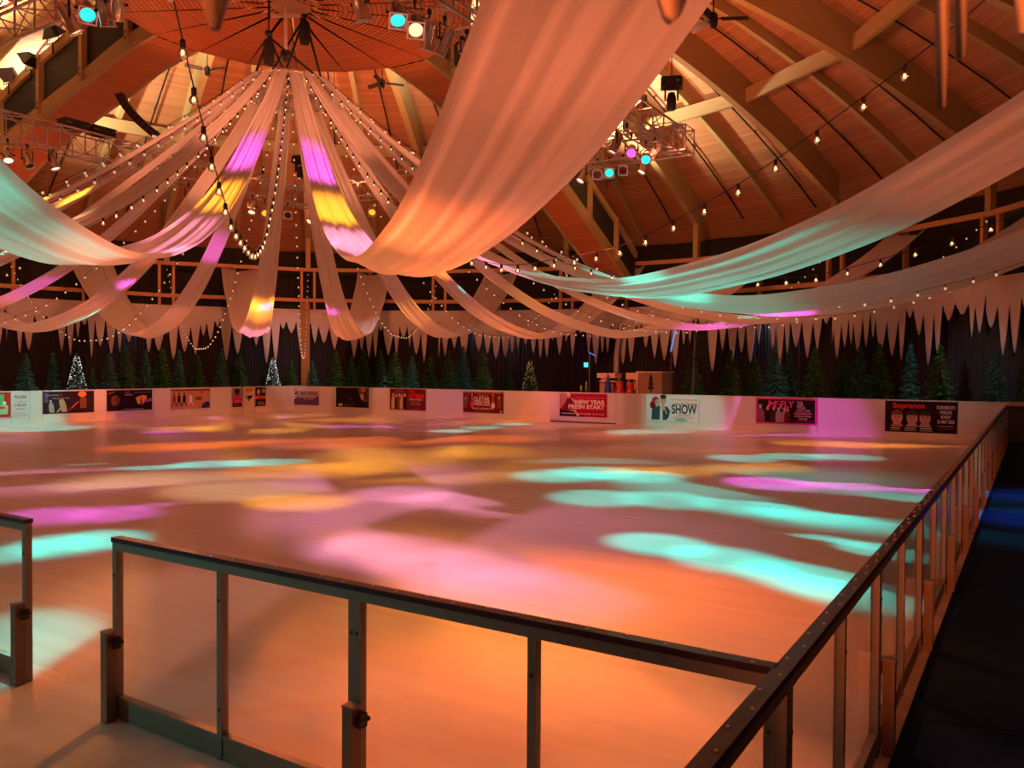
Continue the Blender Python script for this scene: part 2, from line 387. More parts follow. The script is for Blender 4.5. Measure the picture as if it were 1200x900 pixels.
# round wall, ring frame
b = MB()
for k in range(48):
    a0, a1 = 15+4*k, 19+4*k
    b.quad((pol(26.3, a0, 4.6), pol(26.3, a1, 4.6), pol(26.3, a1, zroof(26.3)), pol(26.3, a0, zroof(26.3))))
struct(b.build('wall_back', mat('black_wall', (.016, .013, .011), .8)))
for k in range(-6, 4):
    a0 = SEAM+18*k
    for z, h in ((7.93, .20), (6.18, .20)):
        b = MB(); b.beam(pol(24.0, a0, z), pol(24.0, a0+18, z), .16, h); trim(b, FRW)
    for da in (-.85, .85, 9.6):
        b = MB(); b.beam(pol(24.02, a0+da, 5.4), pol(24.02, a0+da, 7.9), .14, .20, pol(1, a0)-pol(0, a0)); trim(b, FRW)
b = MB(); p = at_d(358, 420, (pol(23.6, 135.6)-Vector((0, 0, 0))).dot(Vector((CF.x, CF.y, 0)))); b.beam((p.x, p.y, 0), (p.x, p.y, 6.0), .34, .34, (0, 1, 0)); trim(b, FRW)

# ================================================================== BLACK CURTAIN
b = MB(); P = []; UVs = []
for i in range(1400):
    a = 28+160*i/1399; f = a*2.6
    r = 24.28+.055*math.sin(f*5.1+1.7*math.sin(f*.9))+.03*math.sin(f*9.7+2*math.sin(f*.37))
    P.append([pol(r, a, z) for z in (0.0, 2.0, 4.0, 6.1)]); UVs.append([(i*.03, z) for z in (0, 2, 4, 6.1)])
b.grid(P, UVs)
tag(b.build('black_curtain', CURT, None, True), 'pleated black curtain hung round the far side of the rink behind the fir trees', 'curtain')

# ================================================================== ICICLE VALANCES
def valance(a0, a1, R, ztop, icicles, zb, step, jag, seed):
    rr = random.Random(seed); n = int(math.radians(a1-a0)*R/step)+2; P = []; UVs = []
    for i in range(n):
        a = a0+(a1-a0)*i/(n-1); s = math.radians(a-a0)*R
        z = zb+.12*math.sin(s*1.7+seed)*jag+.06*math.sin(s*5.3)*jag
        for s0, hw, zt, pw in icicles:
            d = abs(s-s0)/hw
            if d < 1: z = min(z, zt+(zb+.1-zt)*d**pw+.05*jag*math.sin(s*37+s0*9)*d)
        z = min(z, ztop-.15)
        P.append([pol(R+.03*math.sin(s*2.2), a, ztop+(z-ztop)*t) for t in (0, .35, .7, 1)]); UVs.append([(s*.2, ztop+(z-ztop)*t) for t in (0, .35, .7, 1)])
    m = MB(); m.grid(P, UVs); o = m.build('icicle_valance', FELT, None, True); solidify(o, .012); return o
VAL = ['hanging furthest to the left above the red and green poster', 'hanging above the dark guitarists poster', 'above the small posters and the far left rink corner',
       'hanging in front of the brown timber post', 'hanging above the red lettered and guitar posters', 'hanging above the New Year poster gate',
       'hanging above the white show poster', 'hanging above the pink edged band poster', 'hanging above the three faces poster at the far right corner']
for k in range(9):
    a0 = 171.2-18*k; rr = random.Random(40+k); ic = []; s = .1; L = math.radians(18)*23.85
    while s < L:
        ln = rr.choice((.7, 1.2, 1.6, 1.9, 2.2, 2.4, 2.2))*rr.uniform(.85, 1.15)
        sp = rr.uniform(.26, .62); ic.append((s+sp/2, sp*rr.uniform(.52, .66), 5.05-ln*min(1.05, .6+.8*sp), rr.uniform(1.25, 1.9))); s += sp
    o = valance(a0, a0+18, 23.86, 5.66, ic, 4.98, .028, 1., k)
    tag(o, 'white felt icicle valance ' + VAL[k], 'valance', 'icicle valances round the hall')
def near_cyl(x, y, R):
    r = ray(x, y); dx, dy = EYE.x-CX, EYE.y-CY
    A = r.x**2+r.y**2; B = 2*(r.x*dx+r.y*dy); C_ = dx*dx+dy*dy-R*R; D = B*B-4*A*C_
    t = (-B-math.sqrt(max(D, 0)))/(2*A); return EYE+r*t
RV = 24.1
ic = []; A0 = 310.
for x, y, hw in ((253, 46, .056), (770, 42, .075), (1079, 182, .026), (1102, 126, .026), (1180, 54, .045), (1196, 20, .05), (905, -60, .15), (560, -80, .2), (420, -60, .16)):
    p = near_cyl(x, y, RV); a = math.degrees(math.atan2(p.y-CY, p.x-CX)) % 360
    ic.append((math.radians(a-A0)*RV, hw, p.z, 2.0 if hw > .03 else 1.0))
o = valance(A0, 326., RV, 5.66, ic, 3.35, .006, 0, 3)
tag(o, 'blurred icicle valance close overhead, only its tips dipping into view', 'valance', 'icicle valances round the hall')

# ================================================================== RINK BOARDS + POSTERS
def wx(px): return at_y(px, 475, YF).x
def wy(px): return at_x(px, 470, XL).y
POST = []   # name, wall, px0, px1, ztop, zbot
class Poster:
    def __init__(s, wall, px0, px1, z0, z1, label, bg, short, cat='poster'):
        s.wall = wall; s.z0, s.z1 = z0, z1; s.short = short
        if wall == 'far': s.u0, s.u1 = wx(px0), wx(px1); org = Vector((s.u0, YF-.012, z0)); rz = 0
        else: s.u0, s.u1 = wy(px0), wy(px1); org = Vector((XL+.012, s.u0, z0)); rz = pi/2
        s.W, s.H = s.u1-s.u0, z1-z0
        s.root = bpy.data.objects.new('advertising_poster', None); COL.objects.link(s.root); s.root.location = org; s.root.rotation_euler = (0, 0, rz)
        tag(s.root, label, cat, 'advertising posters on the rink boards')
        b = MB(); b.box((s.W/2, .004, s.H/2), (s.W, .008, s.H)); b.build('backing_sheet', bg, s.root)
        s.art = MB(); s.am = []; s.txt = MB(); s.tm = []; s.k = 0
        POST.append(s)
    def _m(s, lst, m):
        if m not in lst: lst.append(m)
        return lst.index(m)
    def y(s): s.k += 1; return -.0015-.0006*s.k
    def poly(s, pts, m):
        y = s.y(); s.art.quad([(u*s.W, y, v*s.H) for u, v in pts], s._m(s.am, m))
    def rect(s, u0, v0, u1, v1, m): s.poly([(u0, v0), (u1, v0), (u1, v1), (u0, v1)], m)
    def ell(s, u, v, ru, rv, m, n=20):  # ru, rv in poster heights
        y = s.y(); s.art.quad([(u*s.W+ru*s.H*math.cos(2*pi*k/n), y, v*s.H+rv*s.H*math.sin(2*pi*k/n)) for k in range(n)], s._m(s.am, m))
    def text(s, t, u, v, h, m, align='CENTER', bold=.0, fit=None, shear=0.):
        vs, fs = text_mb(t, h*s.H, align, bold, shear); y = s.y(); mi = s._m(s.tm, m); k = 1.
        if fit:
            w = max(p.x for p in vs)-min(p.x for p in vs); k = fit*s.W/w
        base = len(s.txt.v); s.txt.v += [Vector((u*s.W+p.x*k, y-.002, v*s.H+p.y)) for p in vs]
        for f in fs: s.txt.f.append(tuple(base+i for i in f)); s.txt.mi.append(mi); s.txt.uv.append([(0, 0)]*len(f))
    def person(s, u, v0, h, mb_, mh, mf, lean=0., wide=1.):  # simple standing or half figure
        H = h
        def P(du, dv): return (u+(du*wide+lean*dv)*H*s.H/s.W, v0+dv*H)
        s.poly([P(-.20, 0), P(.20, 0), P(.22, .45), P(.17, .64), P(.06, .72), P(-.06, .72), P(-.17, .64), P(-.22, .45)], mb_)
        x, y = P(0, .84); s.ell(x, y+.01*H, .105*H, .14*H, mh); s.ell(x, y-.03*H, .085*H, .11*H, mf)
    def face(s, u, v, r, skin, hair, collar):
        k = s.H/s.W; s.poly([(u-r*.85*k, v-1.3*r), (u+r*.85*k, v-1.3*r), (u+r*.6*k, v-.85*r), (u-r*.6*k, v-.85*r)], collar)
        s.ell(u, v+.22*r, .86*r, 1.02*r, hair); s.ell(u, v-.05*r, .74*r, .98*r, skin)
        s.poly([(u-.62*r*k, v+.42*r), (u+.62*r*k, v+.42*r), (u+.5*r*k, v+.95*r), (u-.5*r*k, v+.95*r)], hair)
        for d in (-1, 1): s.ell(u+d*.3*r*k, v+.12*r, .15*r, .07*r, hair, 10); s.rect(u+(d*.3-.2)*r*k, v+.26*r, u+(d*.3+.2)*r*k, v+.32*r, hair)
        s.poly([(u-.05*r*k, v+.1*r), (u+.08*r*k, v-.22*r), (u-.1*r*k, v-.22*r)], mat('print_shadow_skin', (.33, .18, .13), .5))
        s.ell(u, v-.45*r, .26*r, .06*r, mat('print_lips', (.28, .10, .09), .5), 12)
    def done(s):
        if s.art.f: s.art.build('artwork', s.am, s.root)
        if s.txt.f: s.txt.build('lettering', s.tm, s.root)
pm = lambda n, c: mat('print_'+n, c, .7, spec=.12)
pB, pW, pR = pm('black', (.012, .010, .012)), pm('white', (.80, .78, .76)), pm('red', (.48, .012, .03))
pSk, pHr, pGr = pm('skin', (.62, .40, .30)), pm('dark_hair', (.05, .025, .02)), pm('grey', (.35, .33, .33))
pOr, pBr, pPk = pm('orange', (.75, .26, .05)), pm('brown', (.20, .08, .04)), pm('magenta', (.70, .02, .30))
pGn, pBl, pPu = pm('green', (.10, .45, .18)), pm('navy', (.03, .05, .25)), pm('purple', (.13, .06, .16))
pRd2 = pm('bright_red', (.80, .03, .02)); pMar = pm('maroon', (.16, .012, .02)); pBn = pm('banner_black', (.02, .008, .012)); pGold = pm('gold', (.62, .46, .25)); pTan = pm('tan', (.50, .28, .17)); pTeal = pm('dark_teal', (.02, .09, .10)); pLil = pm('lilac', (.45, .38, .48)); pCream = pm('cream', (.82, .74, .62))
# left wall, from the left
p = Poster('left', -40, 12, .30, 1.28, 'red poster with green shapes at the left end of the rink boards', pm('poster_red', (.50, .03, .02)), 'red and green poster')
p.poly([(.45, .1), (.78, .1), (.84, .45), (.86, .92), (.55, .92)], pGn); p.ell(.86, .55, .07, .09, pW); p.poly([(.72, .12), (.93, .12), (.95, .45), (.84, .55), (.75, .42)], pm('pale_green', (.35, .6, .35))); p.ell(.8, .38, .12, .05, pRd2); p.done()
p = Poster('left', 13, 34, .28, 1.27, 'plain white poster with small black lettering between the red and guitarist posters', WHITE, 'plain lettered poster')
p.text('PELLICAN', .5, .76, .12, pB, bold=.01, fit=.66); p.text('in Concert', .5, .58, .07, pGr, shear=.3); p.text('30 APRIL 2020', .5, .44, .08, pB, bold=.01, fit=.68); p.text('at 7.30pm', .5, .31, .06, pB); p.rect(.1, .06, .9, .075, pGr); p.text('Pavilion Theatre', .5, .13, .06, pGr); p.done()
p = Poster('left', 50, 110, .36, 1.27, 'dark purple poster of three musicians playing guitars', pm('dark_plum', (.035, .012, .025)), 'guitarists poster')
p.rect(.02, .5, .10, .95, pPu); p.text('LIVE IN CONCERT', .04, .80, .07, pGr, 'LEFT', .01); p.text('THE LEGENDS TOUR', .18, .66, .06, pGold, 'LEFT')
p.person(.17, .02, .66, pGr, pB, pGr, -.1, .8); p.person(.41, .06, .84, pTan, pMar, pMar, -.25, .8); p.person(.78, .2, .8, pBr, pOr, pBr, 0, .9); p.ell(.76, .86, .2, .13, pOr)
p.poly([(.24, .02), (.28, .02), (.37, .32), (.35, .36)], pTan); p.poly([(.48, .12), (.52, .12), (.69, .50), (.67, .53)], pm('rose', (.5, .16, .2))); p.ell(.51, .17, .09, .1, pMar); p.rect(.03, .03, .97, .05, pB); p.done()
p = Poster('left', 125, 178, .36, 1.27, 'black poster with a glowing yellow stage and small red heading', pBn, 'glowing stage poster')
p.text('ELO', .39, .84, .11, pm('faded_red', (.5, .07, .1)), 'LEFT', .02); p.text('THE EXPERIENCE', .58, .85, .06, pGr, 'LEFT', 0, .38); p.rect(.39, .74, .56, .79, pGr)
p.poly([(.02, .80), (.22, .97), (.26, .99), (.05, .86)], pOr); p.ell(.18, .5, .22, .26, pBr); p.poly([(.62, .62), (.78, .75), (.88, .7), (.86, .45), (.78, .28), (.68, .3)], pm('amber', (.85, .42, .08))); p.poly([(.72, .3), (.75, .72), (.77, .3)], pB)
p.poly([(.80, .36), (.99, .42), (.99, .6), (.84, .5)], pm('violet', (.28, .10, .42))); p.ell(.77, .36, .05, .1, pm('rose', (.5, .16, .2))); p.text('FRI 7 FEB   PAVILION BALLROOM', .35, .04, .05, pW, 'LEFT', 0, .45); p.done()
p = Poster('left', 200, 246, .32, 1.26, 'orange brown poster with dark silhouettes and one white suited figure', pTan, 'silhouettes poster')
p.rect(0, .9, 1, 1, pBr); p.rect(0, .12, .6, .2, pm('rose', (.5, .16, .2)))
for u, m_ in ((.08, pBr), (.20, pB), (.33, pB), (.49, pW)):
    p.person(u, .34, .5, m_, m_ if m_ != pW else pHr, pBr if m_ != pW else pSk, 0, .8); k = .47
    p.poly([(u-.035, .36), (u-.005, .36), (u-.055, .16), (u-.075, .16)], m_); p.poly([(u, .36), (u+.03, .36), (u+.075, .16), (u+.05, .16)], m_)
p.text('THE STYLISTICS', .57, .66, .11, pLil, 'LEFT', .02, .28); p.ell(.78, .82, .14, .07, pRd2); p.rect(.62, .42, .78, .60, pBr); p.poly([(.76, .02), (.98, .02), (.98, .32), (.90, .34), (.80, .22)], pBl); p.text('ONE NIGHT ONLY', .3, .06, .07, pW, 'LEFT', 0, .37); p.done()
p = Poster('left', 271.5, 283.5, .30, 1.27, 'small upright poster of a person in a dark cap and magenta jumper', pm('mauve', (.34, .24, .30)), 'dark cap poster')
p.poly([(.08, .02), (.95, .02), (.95, .42), (.7, .6), (.32, .6), (.08, .42)], pPk); p.ell(.5, .72, .17, .18, pBr); p.ell(.5, .83, .18, .13, pB); p.rect(.1, 0, .95, .2, pB); p.text('LIVE', .5, .25, .1, pGold, bold=.02); p.text('NEW SHOW', .5, .08, .05, pW); p.done()
p = Poster('left', 285, 298, .30, 1.27, 'small upright white poster with orange heading and a green orange triangle', pm('paper', (.72, .66, .66)), 'triangle poster')
p.rect(.2, .78, .85, .96, pOr); p.poly([(.12, .58), (.88, .58), (.5, .25)], pB); p.poly([(.5, .27), (.35, .42), (.65, .42)], pGn); p.poly([(.2, .57), (.45, .57), (.35, .43)], pOr); p.text('FUNNY', .5, .67, .07, pGr); p.text('SAT 9 MAY', .5, .1, .06, pGr); p.done()
p = Poster('left', 299.2, 311.3, .30, 1.27, 'small upright black poster with an orange stripe beside the far left corner', pBn, 'orange striped poster')
p.rect(0, .38, 1, .55, pm('hot_orange', (.75, .12, .03))); p.ell(.3, .74, .12, .14, pOr); p.ell(.3, .84, .05, .07, pCream); p.text('TOUR', .5, .41, .1, pBn, bold=.02); p.rect(.2, .1, .9, .14, pGold); p.rect(.2, .2, .8, .23, pGr); p.rect(.6, .7, .95, .92, pGr); p.done()
# far wall
p = Poster('far', 338.3, 374, .30, 1.06, 'white and purple poster with a round logo beside the far left rink corner', pLil, 'round logo poster')
p.poly([(0, 0), (1, 0), (1, .68), (.85, .56), (.6, .52), (.35, .5), (.12, .55), (0, .62)], pPu); p.ell(.2, .72, .34, .36, pB); p.ell(.2, .72, .30, .32, pm('paper', (.72, .66, .66)))
p.poly([(.12, .68), (.16, .90), (.21, .92), (.17, .68)], pB); p.poly([(.21, .72), (.25, .92), (.29, .88), (.26, .70)], pB); p.ell(.13, .52, .09, .08, pB, 10); p.rect(.15, .56, .30, .59, pB)
p.text('BILLY THE KID', .42, .74, .15, pB, 'LEFT', .03, .52); p.rect(.42, .52, .9, .58, pLil); p.rect(.5, .40, .84, .46, pLil); p.done()
p = Poster('far', 394, 432, .27, 1.29, 'near black poster with a dim face at its right edge', pBn, 'dim face poster')
p.poly([(.68, .95), (.97, .98), (.97, .3), (.86, .28), (.76, .5)], pBr); p.ell(.84, .9, .16, .10, pTan); p.poly([(.74, .64), (.86, .7), (.92, .5), (.80, .38)], pSk); p.ell(.9, .62, .1, .2, pHr); p.text('an evening of stories', .36, .52, .07, pBr); p.text('LIVE', .45, .40, .06, pOr); p.rect(.08, .05, .2, .18, pW); p.text('Sunday 22 March 2020', .26, .12, .05, pGr, 'LEFT'); p.text('Pavilion Theatre', .26, .04, .05, pGr, 'LEFT'); p.done()
p = Poster('far', 457, 499, .25, 1.29, 'maroon poster of a gold dressed group beside a large red heading', pMar, 'gold group poster')
p.ell(.27, .72, .42, .26, pm('plum', (.22, .04, .10)))
for i, u in enumerate((.10, .19, .27, .34, .43)): p.person(u, .04, .82-.05*(i % 2), [pGold, pHr, pBr, pGold, pBn][i], pHr, pSk, 0, .7)
p.text('THE', .54, .82, .13, pRd2, 'LEFT', .03); p.text('HITMEN', .54, .58, .2, pRd2, 'LEFT', .03, .41); p.text('LIVE IN CONCERT', .73, .47, .08, pW, bold=.02, fit=.36); p.text('WED 15 APRIL', .73, .33, .08, pGold, fit=.22); p.text('PAVILION THEATRE', .73, .24, .06, pGold, fit=.26); p.text('book now', .75, .06, .05, pGr); p.done()
p = Poster('far', 543, 590, .27, 1.24, 'dark red poster lettered GUITAR HEROES with guitars at both sides', pMar, 'guitar poster')
p.text('The Story of', .5, .80, .08, pGold, shear=.3); p.text('GUITAR', .46, .55, .22, pW, bold=.015, fit=.40); p.text('HEROES', .47, .34, .21, pW, bold=.015, fit=.40)
for u, m_ in ((.225, pRd2), (.75, pW)): p.ell(u, .33, .11, .10, m_); p.ell(u, .43, .08, .08, m_); p.rect(u-.008, .45, u+.008, .82, pTan); p.rect(u-.014, .8, u+.014, .9, pGold)
p.person(.06, .2, .55, pBr, pTan, pTan, 0, .7); p.person(.9, .22, .6, pBr, pOr, pTan, 0, .8); p.person(.11, .4, .5, pPu, pBr, pBr, 0, .7)
p.rect(.03, .94, .97, .965, pTan); p.text('SUNDAY 8 FEBRUARY 2020', .5, .17, .07, pW, bold=.02, fit=.54); p.text('PAVILION THEATRE', .5, .07, .05, pTan, fit=.35); p.rect(.92, .05, .97, .12, pW); p.done()
p = Poster('far', 656, 711.5, .27, 1.27, 'red poster with NEW YEAR FRESH START lettering and a running person', pm('crimson', (.40, .008, .03)), 'New Year poster')
p.poly([(0, 0), (.55, 0), (.3, .2), (.0, .3)], pBn); p.poly([(.0, .3), (.12, .6), (.2, 1), (0, 1)], pm('dusty_rose', (.55, .25, .22)))
p.poly([(.10, .30), (.22, .26), (.28, .5), (.30, .74), (.24, .80), (.16, .72), (.12, .55)], pMar); p.poly([(.24, .78), (.30, .62), (.36, .5), (.38, .55), (.3, .78)], pSk); p.ell(.2, .90, .09, .10, pSk); p.ell(.19, .97, .09, .07, pW); p.poly([(.2, .28), (.3, .24), (.36, .08), (.4, .09), (.34, .32)], pSk); p.poly([(.36, .05), (.43, .02), (.42, .1), (.38, .12)], pW)
p.text('NEW YEAR', .95, .56, .17, pCream, 'RIGHT', .045, .62); p.text('FRESH START', .95, .35, .17, pCream, 'RIGHT', .045, .76); p.text('JOIN THE GYM   FITNESS MEMBERSHIPS FROM', .95, .80, .05, pm('pink_print', (.6, .2, .25)), 'RIGHT', .01, .62); p.text('BOURNEMOUTH   LEISURE CENTRES   BHLIVE.CO.UK', .95, .10, .055, pCream, 'RIGHT', .01, .9); p.done()
p = Poster('far', 757, 819, .24, 1.27, 'white poster of a red haired and a dark haired person with SHOW lettering', pm('paper_white', (.78, .78, .77)), 'white show poster')
p.poly([(.08, .06), (.12, .52), (.20, .62), (.30, .62), (.30, .06)], pW); p.ell(.14, .62, .13, .17, pMar); p.ell(.19, .80, .16, .15, pm('red_hair', (.42, .03, .04))); p.ell(.225, .72, .10, .14, pSk)
p.poly([(.11, .04), (.12, .42), (.20, .56), (.30, .62), (.42, .55), (.47, .4), (.44, .14), (.40, .04)], pTeal); p.poly([(.27, .04), (.28, .62), (.32, .64), (.33, .04)], pW); p.poly([(.36, .62), (.30, .62), (.30, .70), (.36, .70)], pSk); p.ell(.335, .82, .125, .17, pSk); p.ell(.335, .95, .135, .085, pHr); p.ell(.34, .50, .09, .09, pSk, 12); p.poly([(.35, .44), (.40, .26), (.42, .28), (.38, .48)], pGr)
for u in (.20, .245, .315, .355): p.ell(u, .83 if u > .3 else .74, .018, .012, pHr, 8)
p.text('BEST THING ON STAGE IN YEARS', .73, .82, .055, pB, fit=.48); p.text('Joe & Dianne', .75, .64, .13, pm('script_red', (.55, .06, .05)), bold=.005, fit=.42, shear=.35); p.text('SHOW', .73, .31, .36, pTeal, bold=.03, fit=.47); p.text('TUESDAY 10 MARCH', .73, .22, .06, pB, fit=.24); p.text('BOURNEMOUTH PAVILION', .73, .12, .06, pR, fit=.35); p.ell(.68, .06, .26, .05, pm('aqua', (.10, .55, .60))); p.done()
p = Poster('far', 886, 957.5, .30, 1.28, 'pink edged black poster with a pink heading above a group of people', pPk, 'pink edged poster')
p.rect(.03, .06, .97, .94, pBn)
for i, (u, v, h) in enumerate(((.10, .08, .72), (.20, .10, .60), (.29, .07, .66), (.38, .08, .62), (.46, .08, .62), (.52, .08, .58))): p.person(u, v, h, [pm('dk_pink', (.24, .10, .14)), pBn, pHr, pGr, pm('pink_grey', (.42, .22, .28)), pMar][i], pHr, pm('pink_skin', (.66, .38, .42)), [-.1, 0, .05, 0, .1, .05][i], .85)
p.poly([(.17, .58), (.20, .55), (.24, .74), (.21, .76)], pm('pink_skin', (.66, .38, .42))); p.poly([(.42, .6), (.45, .57), (.42, .74), (.39, .73)], pm('pink_skin', (.66, .38, .42)))
hot = pm('hot_pink', (.90, .05, .38)); p.text('M', .28, .66, .24, hot, bold=.03, fit=.13); p.text('C', .375, .76, .13, hot, bold=.03); p.text('FLY', .52, .66, .24, hot, bold=.03, fit=.22)
for i, t in enumerate(('THE', '2020', 'TOUR')): p.text(t, .68, .80-.1*i, .085, pm('pale_pink', (.82, .5, .6)), 'LEFT', .03)
for i, t in enumerate(('6 MAY 2020', 'BOURNEMOUTH', 'INTERNATIONAL', 'CENTRE')): p.text(t, .78, .50-.105*i, .075, pm('pale_pink', (.82, .5, .6)), bold=.02, fit=(.22, .27, .27, .14)[i])
p.text('tickets on sale now', .79, .11, .045, pGr, fit=.28); p.done()
p = Poster('far', 1037.5, 1122, .20, 1.28, 'black poster with a red heading over three faces', pBn, 'three faces poster')
p.text('Sopranos', .335, .78, .17, pRd2, bold=.03, fit=.45)
for u, sk, hr in ((.17, pm('skin_a', (.66, .40, .34)), pBr), (.385, pm('skin_b', (.58, .36, .28)), pHr), (.565, pm('skin_c', (.52, .30, .22)), pHr)): p.face(u, .46, .215, sk, hr, pLil if u > .3 else pTan)
for u, w_ in ((.15, .13), (.36, .15), (.58, .16)): p.rect(u-w_/2, .115, u+w_/2, .145, pW); p.rect(u-w_/2-.01, .05, u+w_/2+.01, .08, pGr)
for i, (t, f_) in enumerate((('BOURNEMOUTH', .25), ('PAVILION', .16), ('MONDAY', .14), ('25 MAY 2020', .23))): p.text(t, .85, .77-.15*i, .11, pm('pinkish_white', (.75, .60, .58)), bold=.03, fit=f_)
p.text('bournemouth pavilion', .85, .21, .05, pW, fit=.2); p.text('on sale now', .85, .13, .04, pRd2, fit=.18); p.done()
# boards: one panel behind each poster and one in every gap
def board(wall, u0, u1, label, gate=False):
    w = u1-u0
    r = thing('rink_board', label, 'rink board', (u0, YF+.035, 0) if wall == 'far' else (XL-.035, u0, 0), 0 if wall == 'far' else pi/2, 'white boards round the rink')
    b = MB(); z0 = .06 if gate else 0
    if gate:
        for i in (0, 1): b.box((w*(.25+.5*i), 0, z0+(BH-z0)/2), (w/2-.014, .05, BH-z0))
    else: b.box((w/2, 0, BH/2), (w-.008, .05, BH))
    b.build('panel', WHITE, r)
    b = MB(); b.box((w/2, 0, BH+.012), (w-.008, .075, .024)); b.build('top_cap', WHITE, r)
    if not gate:
        b = MB(); b.box((w/2, -.034, .10), (w-.008, .016, .20)); b.build('kick_strip', mat('kick_strip_plastic', (.74, .72, .66), .4, noise=.05), r)
    else:
        b = MB(); b.box((w/2, 0, .03), (w-.01, .04, .03)); b.build('threshold', BLACK, r)
ls = [p for p in POST if p.wall == 'left']; fs_ = [p for p in POST if p.wall == 'far']
u = 6.0; prev = None
for p in ls:
    if p.u0-u > .12: board('left', u, p.u0-.02, 'blank white rink board to the left of the '+p.short if prev is None else 'blank white rink board between the %s and the %s' % (prev.short, p.short))
    board('left', max(u, p.u0-.02), p.u1+.02, 'white rink board carrying the '+p.short); u = p.u1+.02; prev = p
board('left', u, YF, 'blank white rink board between the orange striped poster and the far left corner')
u = XL; prev = None
for p in fs_:
    gate = p.short == 'New Year poster'
    e0, e1 = (wx(644.5), wx(722)) if gate else (p.u0-.02, p.u1+.02)
    if e0-u > .12: board('far', u, e0, 'blank white rink board between the far left corner and the '+p.short if prev is None else 'blank white rink board between the %s and the %s' % (prev.short, p.short))
    board('far', max(u, e0), e1, 'white double leaf rink gate board carrying the New Year poster' if gate else 'white rink board carrying the '+p.short, gate); u = e1; prev = p
board('far', u, XR+.02, 'blank white rink board between the three faces poster and the glass barrier')

# ================================================================== GLASS BARRIER
def barrier_proto():
    r = thing('glass_barrier', '', 'barrier', (0, 0, 0), 0, 'glass barrier panels round the rink')
    L = 2.196
    b = MB(); b.box((L/2, 0, 1.187), (L, .066, .03))
    for i in range(12): b.box((.1+i*.182, .012*(-1)**i, 1.2035), (.016, .012, .006), 1)
    b.build('rail_cap', [CAPB, BOLT], r)
    b = MB(); b.box((L/2, 0, 1.145), (L-.004, .05, .054)); b.build('top_rail', STEEL, r)
    for x in (.024, L/2, L-.024):
        b = MB(); b.box((x, 0, .56), (.044, .05, 1.115))
        for z in (.95, .3): b.box((x, -.027, z), (.016, .008, .016), 1)
        b.build('post', [STEEL, BLACK], r)
    for x0, x1 in ((.046, L/2-.022), (L/2+.022, L-.046)):
        b = MB(); b.box(((x0+x1)/2, 0, .62), (x1-x0+.01, .012, 1.0)); b.build('pane', GLASS, r)
    b = MB(); b.box((L/2, .0, .07), (L-.1, .036, .13)); b.box((L/2, 0, .142), (L-.1, .05, .016), 1); b.build('kick_rail', [KICK, STEEL], r)
    b = MB(); b.box((.034, -.074, .295), (.068, .068, .59)); b.box((.034, -.074, .593), (.074, .074, .012), 1); a = b.build('anchor_post', [mat('brown_steel_post', (.20, .15, .11), .45, .5, noise=.2), STEEL], r)
    b = MB(); b.box((.075, -.05, .52), (.05, .05, .07)); b.tube([(.095, -.09, .52), (.095, -.01, .52)], .014, 8); b.build('clamp', BLACK, a)
    return r
bar = barrier_proto(); first = True
def place_bar(x, y, rz, label, mirror=False):
    global first
    o = bar if first else copy_tree(bar); first = False
    o.location = (x, y, 0); o.rotation_euler = (0, 0, rz); o['label'] = label; return o
place_bar(-5.13, YN, 0, 'glass barrier panel nearest the viewer, beside the open gap').scale = (.985, 1, 1)
place_bar(-2.975, YN, 0, 'near glass barrier panel meeting the right hand barrier at the corner')
o = place_bar(-6.19-2.196, YN, 0, 'glass barrier panel cut off at the left edge beyond the open gap')
for ch in list(o.children):
    if ch.name.startswith('anchor_post'): ch.location.x = 2.15
for k in range(14):
    y = YN-2.185+2.185*k
    lab = 'glass barrier panel running out of view below the corner' if k == 0 else ('glass barrier panel on the right side, %s beyond the corner post' % ORD[k-1])
    place_bar(XR, y, pi/2, lab).scale = (.995, 1, 1)
# ================================================================== WALKWAY
b = MB(); b.box((2.31, 17, .012), (6.0, 52, .024)); o = b.build('carpet_walkway', CARPET)
tag(o, 'dark navy carpet walkway laid along the outside of the right hand glass barrier', 'carpet')
